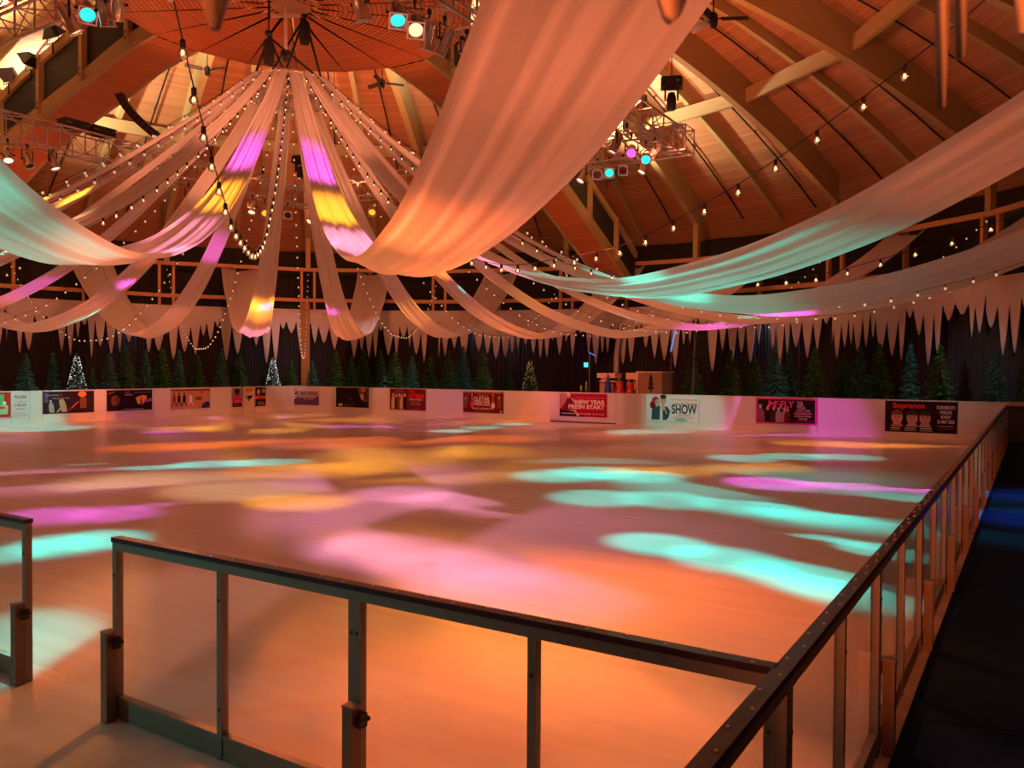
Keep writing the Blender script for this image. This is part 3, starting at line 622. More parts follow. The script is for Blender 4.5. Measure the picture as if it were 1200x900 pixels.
# ================================================================== DRAPES
zdr = interp([(1.15, 10.55), (1.6, 10.1), (2.5, 9.25), (4, 8.0), (6, 6.45), (8, 5.25), (10, 4.4), (12, 3.9), (13.6, 3.72), (15.3, 3.85), (17, 4.2), (19, 4.95), (21, 5.95), (22.7, 6.95), (24, 7.9)])
wdr = interp([(1.15, .34), (3, .46), (6, .62), (9, .85), (12, 1.15), (14, 1.3), (17, 1.5), (20, 1.7), (24, 1.95)])
def drape(a, seed):
    rr = random.Random(seed); ph = [rr.uniform(0, 6.28) for _ in range(6)]
    t = pol(1, a)-pol(0, a); sd = Vector((-t.y, t.x, 0)); P = []; UVs = []
    nr, nc = 96, 44; sag = rr.uniform(-.12, .12); s = 0; pp = None
    # arc-length-ish stations
    rr_ = [1.15+22.8*(i/(nr-1)) for i in range(nr)]
    tilt = rr.uniform(-.12, .12)
    for r in rr_:
        w = wdr(r); z = zdr(r)+sag*math.sin(pi*(r-1.15)/22.85); q = pol(r, a, z)
        d = Vector((t.x, t.y, (zdr(min(24, r+.1))-zdr(max(1.15, r-.1)))/.2)).normalized(); nrm = d.cross(sd).normalized()
        if nrm.z < 0: nrm = -nrm
        if pp is not None: s += (q-pp).length
        pp = q; row = []; uvr = []
        for j in range(nc):
            x = -1+2*j/(nc-1)
            f = .020*math.sin(x*9+ph[0]+.10*r)+.016*math.sin(x*17+ph[1]-.07*r)+.010*math.sin(x*29+ph[2])+.02*math.sin(x*4+ph[3])
            k = min(1., w/1.2)
            o = nrm*(f*(.55+.6*k))+Vector((0, 0, (.16*w*(x*x-.5)*k)+tilt*w*x*.5))
            row.append(q+sd*(x*w/2*(1+.02*math.sin(r*1.3+ph[4])))+o); uvr.append((x*.5, s*.12))
        P.append(row); UVs.append(uvr)
    m = MB(); m.grid(P, UVs); return m.build('fabric_drape', CLOTH, None, True)
for j in range(20):
    a = 144.2+18*j; n = j-10
    o = drape(a, 100+j)
    if n == 0: lab = 'widest salmon fabric drape, sweeping up and out of view over the viewer'
    elif n == -1: lab = 'wide fabric drape left of the widest one, dipping teal at the picture edge'
    elif n == 1: lab = 'teal lit fabric drape rising across the beams to the right edge of the picture'
    elif n > 1: lab = 'cream fabric drape, %s counting rightwards round the ring from the widest drape' % ORD[n-1]
    else: lab = 'cream fabric drape, %s counting leftwards round the ring from the widest drape' % ORD[-n-1]
    tag(o, lab, 'drape', 'fabric drapes from the centre ring')
# ================================================================== FESTOON STRINGS
def bulb_mesh():
    b = MB()
    b.lathe([(.006, .045), (.019, .042), (.021, .0), (.017, -.012)], 8, None, 1)
    b.lathe([(.016, -.010), (.026, -.024), (.036, -.046), (.036, -.062), (.027, -.080), (.012, -.089), (0, -.091)], 10, None, 0)
    return b.mesh('bulb', [BULBM, BLACK], True)
def bulb_near():
    b = MB(); b.lathe([(.016, -.010), (.026, -.024), (.036, -.046), (.036, -.062), (.027, -.080), (.012, -.089), (0, -.091)], 14)
    g = b.mesh('bulb', [CLG], True)
    b = MB(); b.lathe([(.006, .05), (.020, .046), (.022, .0), (.017, -.013)], 10); k = b.mesh('bulb_socket', [BLACK], True)
    b = MB()
    for i in range(4):
        c, s = math.cos(i*pi/2)*.012, math.sin(i*pi/2)*.012; b.tube([(c*.4, s*.4, -.02), (c, s, -.065), (-s, c, -.03)], .0022, 5)
    f = b.mesh('filament', [FILM], True); return g, k, f
def clear_glass():
    m, nt, out = nodes('clear_bulb_glass')
    tr = N(nt, 'ShaderNodeBsdfTransparent'); tr.inputs[0].default_value = (.95, .85, .72, 1)
    gl = N(nt, 'ShaderNodeBsdfGlossy', i_Roughness=.08); df = N(nt, 'ShaderNodeBsdfDiffuse'); df.inputs[0].default_value = (.9, .8, .65, 1)
    a = N(nt, 'ShaderNodeMixShader'); a.inputs[0].default_value = .30; nt.links.new(tr.outputs[0], a.inputs[1]); nt.links.new(df.outputs[0], a.inputs[2])
    fr = N(nt, 'ShaderNodeFresnel', i_IOR=1.5)
    c = N(nt, 'ShaderNodeMixShader'); nt.links.new(fr.outputs[0], c.inputs[0]); nt.links.new(a.outputs[0], c.inputs[1]); nt.links.new(gl.outputs[0], c.inputs[2])
    nt.links.new(c.outputs[0], out.inputs[0]); return m
CLG = clear_glass()
BM = bulb_mesh(); BG, BK, BF = bulb_near()
zst = interp([(1.25, 10.5), (2.5, 9.45), (4, 8.3), (6.3, 6.65), (8.6, 5.3), (11, 4.3), (13, 3.95), (15, 3.92), (17, 4.25), (19, 4.88), (20, 5.3), (22, 6.4), (23.9, 7.8)])
SAG = {135.2: 1.1, 117.2: .75, 153.2: .75, 99.2: .45, 171.2: .5, 81.2: .3}
for k in range(20):
    a = round(SEAM+18*k, 1) % 360; near = a in (315.2, 333.2, 351.2, 297.2)
    n = (k-10)  # 315.2 is k=10
    if n == 0: lab = 'string of clear festoon bulbs hanging close, just left of the widest drape'
    elif n == 1: lab = 'string of clear festoon bulbs rising across the roof beams at the right'
    elif n > 1: lab = 'small festoon bulb string, %s rightwards from the string beside the widest drape' % ORD[n-1]
    else: lab = 'small festoon bulb string, %s leftwards from the string beside the widest drape' % ORD[-n-1]
    r_ = thing('festoon_string', lab, 'string lights', tuple(pol(1.25, a, 10.5)), 0, 'festoon bulb strings')
    org = pol(1.25, a, 10.5); sg = SAG.get(a, .1 if not near else 0)
    zf = lambda r: zst(r)-sg*math.sin(pi*(r-1.25)/22.65)
    pts = [pol(1.25+22.65*i/220, a, zf(1.25+22.65*i/220))-org for i in range(221)]
    b = MB(); b.tube(pts[::2], .006 if near else .005, 5); b.build('cable', CABLE, r_)
    d = 0; nxt = .4
    for i in range(1, 221):
        d += (pts[i]-pts[i-1]).length
        if d < nxt: continue
        nxt += .52; p = pts[i]-Vector((0, 0, .045))
        if near:
            o = bpy.data.objects.new('bulb', BG); COL.objects.link(o); o.parent = r_; o.location = p
            for nm, me in (('bulb_socket', BK), ('filament', BF)):
                c = bpy.data.objects.new(nm, me); COL.objects.link(c); c.parent = o
        else:
            o = bpy.data.objects.new('bulb', BM); COL.objects.link(o); o.parent = r_; o.location = p; o.scale = (.82, .82, .82)
# ================================================================== CENTRE RING
r_ = thing('ring_truss', 'small round truss the fabric drapes and bulb strings spread from', 'truss', tuple(pol(0, 0, 10.2)))
for z in (-.12, .28):
    for rad in (1.22, .92):
        b = MB(); b.tube([(rad*math.cos(2*pi*i/40), rad*math.sin(2*pi*i/40), z) for i in range(41)], .026, 7, cap=False); b.build('chord', ALU, r_, True)
b = MB()
for i in range(40):
    a0, a1 = 2*pi*i/40, 2*pi*(i+1)/40; c = lambda r, a, z: (r*math.cos(a), r*math.sin(a), z)
    za, zb = (-.12, .28) if i % 2 else (.28, -.12)
    b.tube([c(1.22, a0, za), c(1.22, a1, zb)], .013, 5); b.tube([c(.92, a0, zb), c(.92, a1, za)], .013, 5); b.tube([c(1.22, a0, -.12), c(.92, a1, -.12)], .013, 5); b.tube([c(1.22, a0, .28), c(.92, a1, .28)], .013, 5)
b.build('lattice', ALU, r_)
HST = []
for i, (px, py, lab) in enumerate(((315, 62, 'left of the two black chain hoists holding the centre ring'), (357, 38, 'right of the two black chain hoists holding the centre ring'))):
    p = at_d(px, py, 23.3+.9*i); HST.append(p)
    h = thing('chain_hoist', lab, 'hoist', tuple(p), 0, 'chain hoists above the ring')
    b = MB(); b.lathe([(0, -.36), (.13, -.34), (.155, -.2), (.155, .22), (.13, .30), (0, .31)], 14); b.build('chain_bag', mat('black_canvas', (.016, .015, .015), .9), h, True)
    b = MB()
    z = .3
    while z < 1.0:
        b.tube([(.03*math.cos(t)*(1 if int(z*10) % 2 else 0), .03*math.cos(t)*(0 if int(z*10) % 2 else 1), z+.05+.06*math.sin(t)) for t in np.linspace(0, 2*pi, 9)], .010, 5); z += .1
    b.tube([(0, 0, .95), (0, 0, zroof(2)-p.z if False else 12.7-p.z)], .03, 6); b.build('chain', BLACK, h)
    b = MB(); b.lathe([(0, .42), (.10, .45), (.11, .55), (.08, .62), (0, .63)], 12); b.build('hook_block', BLACK, h, True)
    for ang in (0, 120, 240):
        q = pol(1.07, ang+60*i+10, 10.5)-p; b = MB(); b.tube([(0, 0, .45), q], .035, 6); b.build('sling', mat('black_canvas', (.016, .015, .015), .9), h)
# white dome-camera cross arm under the rosette
r_ = thing('ceiling_drop_arm', 'white cross shaped drop arm with a black camera below the round rosette', 'camera mount', (CX-.1, CY-.1, ZD-.06))
b = MB(); b.tube([(0, 0, .02), (0, 0, -1.25)], .05, 10); b.beam((-.42*R0.x, -.42*R0.y, -.22), (.42*R0.x, .42*R0.y, -.22), .07, .09); b.build('white_arm', mat('cream_paint', (.75, .62, .52), .5), r_)
b = MB(); b.lathe([(0, -1.24), (.14, -1.24), (.15, -1.36), (.11, -1.50), (0, -1.54)], 14); b.build('camera_dome', BLACK, r_, True)

# ================================================================== SQUARE LIGHTING TRUSS
TX0, TX1, TY0, TY1, TZ = CX-8.1, CX+8.45, CY-8.1, CY+8.1, 9.55
def truss(p0, p1, lab):
    p0, p1 = Vector(p0), Vector(p1); L = (p1-p0).length; ang = math.atan2(p1.y-p0.y, p1.x-p0.x); S = .38
    r = thing('lighting_truss', lab, 'truss', tuple(p0), ang, 'square lighting truss')
    cn = [(-S, -S), (S, -S), (S, S), (-S, S)]
    for y, z in cn: b = MB(); b.tube([(0, y, z), (L, y, z)], .032, 8); b.build('chord', ALU, r, True)
    n = round(L/.8); st = L/n
    for f in range(4):
        b = MB(); (y0, z0), (y1, z1) = cn[f], cn[(f+1) % 4]
        for i in range(n+1):
            x = i*st; b.tube([(x, y0, z0), (x, y1, z1)], .017 if f % 2 == 0 else .024, 6)
            if i < n:
                q = ((x, y0, z0), (x+st, y1, z1)) if i % 2 else ((x, y1, z1), (x+st, y0, z0)); b.tube(q, .016, 6)
        b.build('lattice', ALU, r)
    for x in (2.2, L-2.2):
        b = MB(); w = r.matrix_world; g = p0+(p1-p0)*(x/L); h = zroof(math.hypot(g.x-CX, g.y-CY))-TZ
        b.tube([(x, 0, .38), (x, 0, h)], .012, 6); b.lathe([(0, .55), (.09, .56), (.09, .85), (0, .86)], 10, Matrix.Translation((x, 0, 0))); b.build('hoist_cable', BLACK, r)
    return r
truss((TX0, TY0, TZ), (TX0, TY1, TZ), 'left side of the square silver lighting truss, hung before the slatted girder')
truss((TX0-.38, TY1, TZ), (TX1+.6, TY1, TZ), 'far side of the square silver lighting truss, behind the fabric drapes')
truss((TX1, TY0, TZ), (TX1, TY1, TZ), 'right side of the square silver lighting truss, ending in the lamp cluster')
truss((TX0-.38, TY0, TZ), (TX1+.38, TY0, TZ), 'near side of the square silver lighting truss at the top left corner')
LENS = {'teal': glow('teal_lens', (.02, 1., .72), 1.5), 'magenta': glow('magenta_lens', (.95, .10, 1.), 1.4), 'amber': glow('amber_lens', (1., .55, .22), 2.5), 'yellow': glow('yellow_lens', (1., .50, .02), 1.2),
        'white': glow('white_lens', (1., .80, .58), 1.6), 'red': mat('red_gel', (.22, .02, .03), .3), 'off': mat('dark_lens', (.04, .035, .035), .15)}
PBODY = MB(); PBODY.lathe([(0, -.30), (.06, -.30), (.09, -.26), (.115, -.18), (.12, -.05), (.135, .0), (.135, .24), (.15, .26), (.15, .28), (.132, .28), (.125, .10)], 18); PBODY = PBODY.mesh('lamp_can', [CHROME], True)
PG = MB()
for i in range(4):
    c, s = ((1, 0), (0, 1), (-1, 0), (0, -1))[i]; PG.box((c*.15, s*.15, .29), (.03 if c else .33, .03 if s else .33, .015))
PG = PG.mesh('gel_frame', [CHROME])
PL = {}
for k_, m_ in LENS.items():
    b = MB(); b.lathe([(.128, .235), (.09, .247), (0, .252)], 16); PL[k_] = b.mesh('lens', [m_], True)
PY = MB(); PY.beam((-.17, 0, 0), (-.17, 0, .30), .04, .008, (1, 0, 0)); PY.beam((.17, 0, 0), (.17, 0, .30), .04, .008, (1, 0, 0)); PY.beam((-.174, 0, .30), (.174, 0, .30), .04, .008); PY.tube([(0, 0, .30), (0, 0, .42)], .018, 6); PY.box((0, 0, .44), (.07, .05, .09))
for x in (-.17, .17): PY.tube([(x-.03, 0, 0), (x+.03, 0, 0)], .025, 8)
PY = PY.mesh('yoke', [BLACK])
LAMPS = []
def par(p, aim, lens, lab, frame=False):
    p = Vector(p); d = (Vector(aim)-p).normalized()
    r = thing('par_lamp', lab, 'stage lamp', tuple(p), 0, 'silver par lamps on the lighting truss')
    q = d.to_track_quat('Z', 'Y')
    can = bpy.data.objects.new('lamp_can', PBODY); COL.objects.link(can); can.parent = r; can.rotation_mode = 'QUATERNION'; can.rotation_quaternion = q
    l = bpy.data.objects.new('lens', PL[lens]); COL.objects.link(l); l.parent = can
    if frame: g = bpy.data.objects.new('gel_frame', PG); COL.objects.link(g); g.parent = can
    y = bpy.data.objects.new('yoke', PY); COL.objects.link(y); y.parent = r; y.rotation_euler = (0, 0, math.atan2(d.y, d.x)+pi/2)
    LAMPS.append((p, d)); return r
LP = [ # truss, px, py, lens, aim px on the ice or a point, gel frame
 ('left', 9, 181, 'white', (60, 620), 0), ('left', 32, 187, 'off', (-60, 600), 0), ('left', 62, 189, 'white', (300, 590), 0), ('left', 221, 230, 'off', (150, 520), 0), ('left', 247, 236, 'magenta', (300, 500), 1),
 ('left', 296, 243, 'white', (340, 520), 0), ('left', 310, 247, 'yellow', (380, 540), 1), ('left', 337, 251, 'off', (420, 640), 1),
 ('far', 366, 255, 'white', (300, 545), 0), ('far', 402, 249, 'white', (520, 550), 0), ('far', 436, 246, 'yellow', (440, 545), 1), ('far', 470, 240, 'off', (600, 545), 0),
 ('far', 646, 206, 'white', (700, 560), 0), ('far', 667, 206, 'white', (780, 560), 0), ('far', 684, 205, 'white', (820, 560), 0), ('far', 700, 203, 'red', (700, 700), 1), ('far', 714, 201, 'teal', (720, 760), 1), ('far', 730, 198, 'red', (740, 760), 1), ('far', 756, 194, 'white', (840, 560), 0),
 ('right', 690, 158, 'white', (640, 560), 0), ('right', 705, 160, 'off', (800, 540), 0), ('right', 722, 168, 'white', (860, 560), 0), ('right', 740, 176, 'magenta', (700, 640), 0), ('right', 757, 184, 'teal', (730, 640), 0), ('right', 768, 176, 'white', (900, 600), 0), ('right', 694, 148, 'amber', (600, 600), 0),
 ('right', 422, 4, 'magenta', (560, 560), 1), ('right', 465, 15, 'teal', (560, 700), 1), ('right', 486, 29, 'amber', (640, 800), 1), ('right', 503, 41, 'amber', (860, 640), 0), ('right', 521, 48, 'white', (700, 620), 0), ('right', 547, 63, 'teal', (900, 620), 0),
 ('near', 80, 22, 'amber', (120, 600), 0), ('near', 101, 11, 'teal', (300, 760), 1), ('near', 124, 12, 'white', (150, 600), 0), ('near', 136, 4, 'off', (200, 560), 0)]
cnt = {}; TN = {'left': 'left side', 'far': 'far side', 'right': 'right side', 'near': 'near side'}
tot = {t: sum(1 for l in LP if l[0] == t) for t in TN}
for t, px, py, le, aim, fr in LP:
    p = {'left': lambda: at_x(px, py, TX0), 'far': lambda: at_y(px, py, TY1), 'right': lambda: at_x(px, py, TX1), 'near': lambda: at_y(px, py, TY0)}[t]()
    cnt[t] = cnt.get(t, 0)+1
    lit = {'off': 'unlit', 'red': 'red gelled', 'white': 'warm white'}.get(le, le+' lit')
    tgt = at_z(aim[0], aim[1], 0)
    if not fr and le in ('white', 'off', 'amber'):
        h_ = Vector((CX-p.x, CY-p.y, 0)); tgt = Vector((p.x, p.y, 0))+h_*(.35+.25*((cnt[t]*7) % 5)/4)+Vector((h_.y, -h_.x, 0))*(.25*((cnt[t]*3) % 4)-.3)
    par(p, tgt, le, '%s silver par lamp, %s from the left under the %s of the truss' % (lit, ORD[cnt[t]-1], TN[t]), fr)
# black cases lying on the left truss
for i, (px, lab) in enumerate(((86, 'black dimmer case lying on the left truss, nearer the picture edge'), (118, 'black dimmer case lying on the left truss, nearer the drapes'))):
    p = at_x(px, 160+8*i, TX0); r_ = thing('dimmer_case', lab, 'equipment case', (TX0, p.y, TZ+.42), pi/2, 'dimmer cases on the truss')
    b = MB(); b.box((0, 0, .14), (.78, .5, .24)); b.build('body', BLACK, r_)
    b = MB(); b.box((0, 0, .275), (.82, .54, .03)); b.build('lid', mat('grey_black', (.03, .03, .03), .5), r_)
    for x in (-.3, .3): b = MB(); b.tube([(x-.08, -.26, .12), (x-.08, -.30, .15), (x+.08, -.30, .15), (x+.08, -.26, .12)], .012, 6); b.build('handle', STEEL, r_)
# floodlights on the girders
def flood(p, aim, lab, lit):
    p = Vector(p); r = thing('floodlight', lab, 'floodlight', tuple(p), 0, 'floodlights on the girders'); q = (Vector(aim)-p).normalized().to_track_quat('Z', 'Y')
    h = MB(); s0, s1 = .16, .36
    a = [(-s0, -s0*.7, -.2), (s0, -s0*.7, -.2), (s0, s0*.7, -.2), (-s0, s0*.7, -.2)]; c = [(-s1, -s1*.75, .12), (s1, -s1*.75, .12), (s1, s1*.75, .12), (-s1, s1*.75, .12)]
    for i in range(4): j = (i+1) % 4; h.quad((a[i], a[j], c[j], c[i]))
    h.quad(a[::-1]); o = h.build('housing', BLACK, r); o.rotation_mode = 'QUATERNION'; o.rotation_quaternion = q; solidify(o, .012)
    g = MB(); g.box((0, 0, .09), (s1*1.86, s1*1.38, .012)); g = g.build('lens', glow('flood_lens', (.85, .93, 1.), 4) if lit else mat('flood_glass', (.25, .28, .34), .12, .2), o)
    b = MB(); b.tube([(-.36, 0, 0), (-.36, 0, -.35), (.36, 0, -.35), (.36, 0, 0)], .018, 6); b.tube([(0, 0, -.35), (0, 0, -.75)], .03, 8); b.build('bracket', BLACK, r)
gz = lambda r: zgird(r)+2.35
for r, px, py, aim, lab, lit in ((11.5, 62, 38, (-30, 22, 6), 'unlit black floodlight tilted down above the left girder, higher of the two dark ones', False), (14.6, 10, 86, (-30, 10, 5), 'unlit black floodlight above the left girder at the picture edge', False), (12.6, 36, 70, (-38, 14, 7.5), 'glowing white floodlight between the two dark ones above the left girder', True)):
    flood(at_y(px, py, CY-1.0), aim, lab, lit)
flood(at_x(711, 204, CX+1.1), (-12, 20, 3), 'unlit black floodlight beside the right hand girder under the lamp row', False)
# ceiling fans
FB = MB(); FB.beam((.08, 0, 0), (.24, 0, 0), .05, .02); FB.beam((.2, 0, 0), (.88, 0, 0), .17, .014, (0, -.75, .66)); FB = FB.mesh('blade', [BLACK])
for px, py, d, ph, lab in ((836, 22, 21, .5, 'black three bladed ceiling fan high up at the right between roof beams'), (448, 97, 33, .9, 'black three bladed ceiling fan against the pale beam right of the ring'), (243, 82, 33, .2, 'black three bladed ceiling fan against the pale beam left of the ring')):
    p = at_d(px, py, d); r_ = thing('ceiling_fan', lab, 'ceiling fan', tuple(p), ph, 'ceiling fans')
    h = zroof(math.hypot(p.x-CX, p.y-CY))-p.z
    b = MB(); b.tube([(0, 0, .1), (0, 0, h)], .02, 8); b.build('rod', BLACK, r_)
    b = MB(); b.lathe([(0, -.24), (.08, -.22), (.11, -.1), (.11, .1), (.05, .16), (0, .17)], 14); b.build('motor', BLACK, r_, True)
    for i in range(3):
        o = bpy.data.objects.new('blade', FB); COL.objects.link(o); o.parent = r_; o.rotation_euler = (0, 0, 2*pi*i/3)
# moving head lamps
for px, py, d, lab in ((787, 98, 22.5, 'black moving head lamp hanging on a rod before the roof beams at the right'), (352, 188, 33, 'black moving head lamp hanging behind the drapes near the middle of the picture')):
    p = at_d(px, py, d); r_ = thing('moving_head_lamp', lab, 'stage lamp', tuple(p), .4, 'hanging moving head lamps'); h = zroof(math.hypot(p.x-CX, p.y-CY))-p.z
    b = MB(); b.box((0, 0, 0), (.58, .40, .24)); b.box((0, 0, .14), (.5, .32, .05)); b.box((.16, -.205, .02), (.05, .01, .05), 1); b.build('base_box', [BLACK, mat('grey_knob', (.35, .35, .38), .4)], r_)
    b = MB(); b.tube([(0, 0, .15), (0, 0, h)], .016, 6); b.build('rod', BLACK, r_)
    b = MB()
    for x in (-.17, .17): b.box((x, 0, -.28), (.05, .14, .34))
    b.box((0, 0, -.14), (.38, .16, .05)); b.build('yoke', BLACK, r_)
    b = MB(); b.lathe([(0, -.72), (.11, -.72), (.125, -.6), (.13, -.42), (.09, -.26), (0, -.22)], 14); o = b.build('lamp_head', [BLACK], r_, True)
    b = MB(); b.lathe([(0, -.725), (.095, -.728)], 14); b.build('lens', mat('flood_glass', (.25, .28, .34), .12, .2), o)
# curved line array speaker
r_ = thing('line_array_speaker', 'curved black line array speaker hanging in front of the left girder', 'speaker', tuple(at_d(138, 94, 29)))
for i in range(14):
    t = i/13; LA = lambda t: at_d(137+58*t**1.55, 95+72*t**.85, 29)-r_.location; t2 = (i+1)/14; t = i/14; p0 = LA(t); q = LA(t2)
    b = MB(); d = (q-p0); ln = d.length; d.normalize(); b.beam(p0, p0+d*(ln*.93), .27, .24, (CF.x, CF.y, 0)); b.beam(p0+d*ln*.2+Vector((CF.x, CF.y, 0))*-.125, p0+d*ln*.7+Vector((CF.x, CF.y, 0))*-.125, .2, .02, (CF.x, CF.y, 0), 1); b.build('cabinet', [mat('speaker_black', (.03, .024, .022), .6), mat('speaker_grille', (.07, .05, .05), .5, .3)], r_)
b = MB(); b.tube([(0, 0, 0), (-.1, .1, 1.2)], .05, 6); b.box((.25, 0, .08), (.9, .3, .08)); b.build('hanging_bracket', BLACK, r_)
# ================================================================== FIR TREES
def tree_meshes(seed, H, Rb, mats, dens=1.):
    rr = random.Random(seed); f = MB()
    tiers = int(27*dens)
    for i in range(tiers):
        t = i/(tiers-1); z = .28+(H-.34)*t; R = Rb*(1-t)**.85+.03; nb = max(5, int((13-7*t)))
        for k in range(nb):
            a = 2*pi*(k+rr.random()*.7)/nb; L = R*rr.uniform(.78, 1.12); dr = -.22*L-.05*rr.random(); zj = rr.uniform(-.07, .07)
            ca, sa = math.cos(a), math.sin(a); m = max(3, int(L*11))
            for s in range(m):
                u = (s+.7)/m; x = L*u; zz = min(H-.1, z+zj)+dr*u+.10*L*u*u
                wl = (.10+.13*L)*(1.05-u*.65)
                for side in (-1, 1, 0):
                    aa = a+side*.85; tip = (ca*x+math.cos(aa)*wl, sa*x+math.sin(aa)*wl, zz+rr.uniform(-.05, .03)); n = (-math.sin(aa)*.032, math.cos(aa)*.032)
                    o = (ca*x, sa*x, zz); f.quad(((o[0]-n[0], o[1]-n[1], o[2]-.015), (tip[0], tip[1], tip[2]-.02), (o[0]+n[0], o[1]+n[1], o[2]+.02)), 0 if rr.random() < .75 else 1)
    for k in range(8): a = k*.8; f.quad(((math.cos(a)*.05, math.sin(a)*.05, H-.25), (-math.sin(a)*.03, math.cos(a)*.03, H-.25), (0, 0, H)), 0)
    tr = MB(); tr.tube([(0, 0, 0), (0, 0, H*.5), (0, 0, H-.1)], [.055, .035, .012], 8); tr.box((0, 0, .05), (.5, .06, .06)); tr.box((0, 0, .05), (.06, .5, .06))
    return f.mesh('foliage', mats), tr.mesh('trunk', [mat('tree_trunk', (.10, .06, .035), .8)], True)
gD, gM, gB, gT, gF = mat('fir_dark', (.04, .20, .05), .7), mat('fir_mid', (.08, .36, .07), .7), mat('fir_blue', (.04, .26, .22), .7), mat('fir_teal', (.08, .42, .38), .7), mat('fir_frost', (.45, .52, .50), .8)
TV = {'dark': tree_meshes(1, 3.2, .88, [gD, gM]), 'green': tree_meshes(2, 3.3, .86, [gM, gD]), 'teal': tree_meshes(3, 3.2, .55, [gB, gT]), 'blue': tree_meshes(4, 3.1, .78, [gB, gT]), 'frosty': tree_meshes(5, 3.2, .74, [gB, gF])}
TREES = [(-14, 408, 'dark'), (30, 412, 'blue'), (62, 411, 'teal'), (90, 412, 'frosty'), (108, 430, 'blue'), (128, 412, 'blue'), (148, 405, 'green'), (171, 408, 'teal'), (190, 405, 'green'), (210, 409, 'teal'), (231, 415, 'dark'), (260, 406, 'teal'), (281, 415, 'dark'), (320, 417, 'frosty'), (341, 420, 'dark'), (366, 421, 'blue'), (394, 410, 'green'), (412, 417, 'blue'), (426, 409, 'green'), (446, 408, 'teal'), (463, 410, 'green'), (483, 416, 'blue'), (504, 416, 'dark'), (526, 409, 'dark'), (542, 404, 'blue'), (566, 409, 'green'), (595, 424, 'dark'), (621, 419, 'dark'), (812, 411, 'dark'), (856, 408, 'dark'), (886, 419, 'dark'), (908, 403, 'blue'), (926, 412, 'teal'), (955, 405, 'green'), (988, 411, 'dark'), (1008, 404, 'blue'), (1030, 400, 'green'), (1067, 400, 'teal'), (1102, 402, 'green'), (1166, 411, 'blue'), (1200, 436, 'dark')]
LIT = {90: 0, 320: 1, 621: 2}
LTM = MB(); rr = random.Random(77)
for i in range(150):
    z = rr.uniform(.9, 3.0); R = .70*(1-z/3.2)+.05; a = rr.uniform(0, 6.28); c = Vector((R*math.cos(a), R*math.sin(a), z)); s = .017
    for d in ((s, 0, 0), (0, s, 0)):
        LTM.quad((c+Vector(d), c+Vector((0, 0, s)), c-Vector(d), c-Vector((0, 0, s))))
LTM = [LTM.mesh('fairy_lights', [glow('fairy_white', (.85, 1., .95), 1.6)]), None]
LTW = LTM[0].copy(); LTW.materials[0] = glow('fairy_warm', (1., .6, .25), .7); LTM[1] = LTW
allp = [(p, (p.u0+p.u1)/2) for p in POST]
cntt = {}; ent = []
for i, (px, py, kd) in enumerate(TREES):
    # stand on an arc behind the boards, as deep as the bay allows
    r = ray(px, 432); dx, dy = -CX, -CY; R = 23.1
    if i % 2: R = 21.7
    A = r.x**2+r.y**2; B = 2*(r.x*dx+r.y*dy); C_ = dx*dx+dy*dy-R*R; t = (-B+math.sqrt(B*B-4*A*C_))/(2*A); p = EYE+r*t
    if p.x < XL-.2 or p.y > YF+.2: pass
    if p.x > XL-.95 and px < 328: p = at_x(px, 432, XL-.95)
    if p.y < YF+.95 and px > 328: p = at_y(px, 432, YF+.95)
    top = EYE.z+0+at_y(px, py, p.y).z-EYE.z
    ent.append((px, py, kd, p, top))
def ppx(v):
    d = Vector(v)-EYE; return 600+FPX*d.dot(R1)/d.dot(CF)
for p in POST:
    c = (p.u0+p.u1)/2; p.px = ppx((c, YF, 1) if p.wall == 'far' else (XL, c, 1))
near_p = {}
for e in ent: near_p.setdefault(min(POST, key=lambda q: abs(q.px-e[0])).short, []).append(e)
ADJ = {'dark': 'dark green', 'green': 'mid green', 'teal': 'slim bluish green', 'blue': 'broad bluish green', 'frosty': 'frosted white light'}
for short, es in near_p.items():
    es.sort(key=lambda e: e[0])
    for i, (px, py, kd, p, top) in enumerate(es):
        pos = '' if len(es) == 1 else ', %s from left there' % ORD[i]
        r_ = thing('fir_tree', '%s fir tree behind the %s%s' % (ADJ[kd], short, pos), 'fir tree', (p.x, p.y, 0), rr.uniform(0, 6), 'fir trees behind the rink boards')
        fm, tm = TV[kd]; sc = max(.7, min(1.35, top/(fm.vertices[-1].co.z)))
        for nm, me in (('foliage', fm), ('trunk', tm)):
            o = bpy.data.objects.new(nm, me); COL.objects.link(o); o.parent = r_; o.scale = (sc*.95, sc*.95, sc)
        if px in LIT:
            o = bpy.data.objects.new('fairy_lights', LTM[0 if LIT[px] < 2 else 1]); COL.objects.link(o); o.parent = r_; o.scale = (sc, sc, sc); o['kind'] = 'stuff'
# ================================================================== BACK OF HOUSE BEHIND THE GATE
YK = YF+2.2
def bx(px, y=YK): return at_y(px, 450, y).x
def bz(px, py, y=YK): return at_y(px, py, y).z
hutm = mat('hut_ply', (.42, .24, .13), .6, noise=.12, nscale=4.); hutl = mat('hut_pale', (.72, .52, .36), .55)
x0, x1 = bx(747), bx(776); zt = bz(760, 437)
r_ = thing('wooden_hut', 'low brown wooden hut with a small dark fir emblem behind the show poster', 'hut', ((x0+x1)/2, YK+.6, 0)); w = x1-x0
b = MB(); b.box((0, 0, zt/2), (w, 1.2, zt)); b.build('body', hutm, r_)
b = MB(); b.box((0, 0, zt+.03), (w+.12, 1.32, .06)); b.build('roof_board', hutl, r_)
b = MB(); b.box((-w/2, -.62, zt/2), (.09, .05, zt)); b.build('corner_post', hutl, r_)
b = MB()
for k in range(3): b.quad(((.06+.0-.16+.03*k, -.612, 1.45+.2*k), (.06+.16-.03*k+.0, -.612, 1.45+.2*k), (.06, -.612, 1.78+.2*k)))
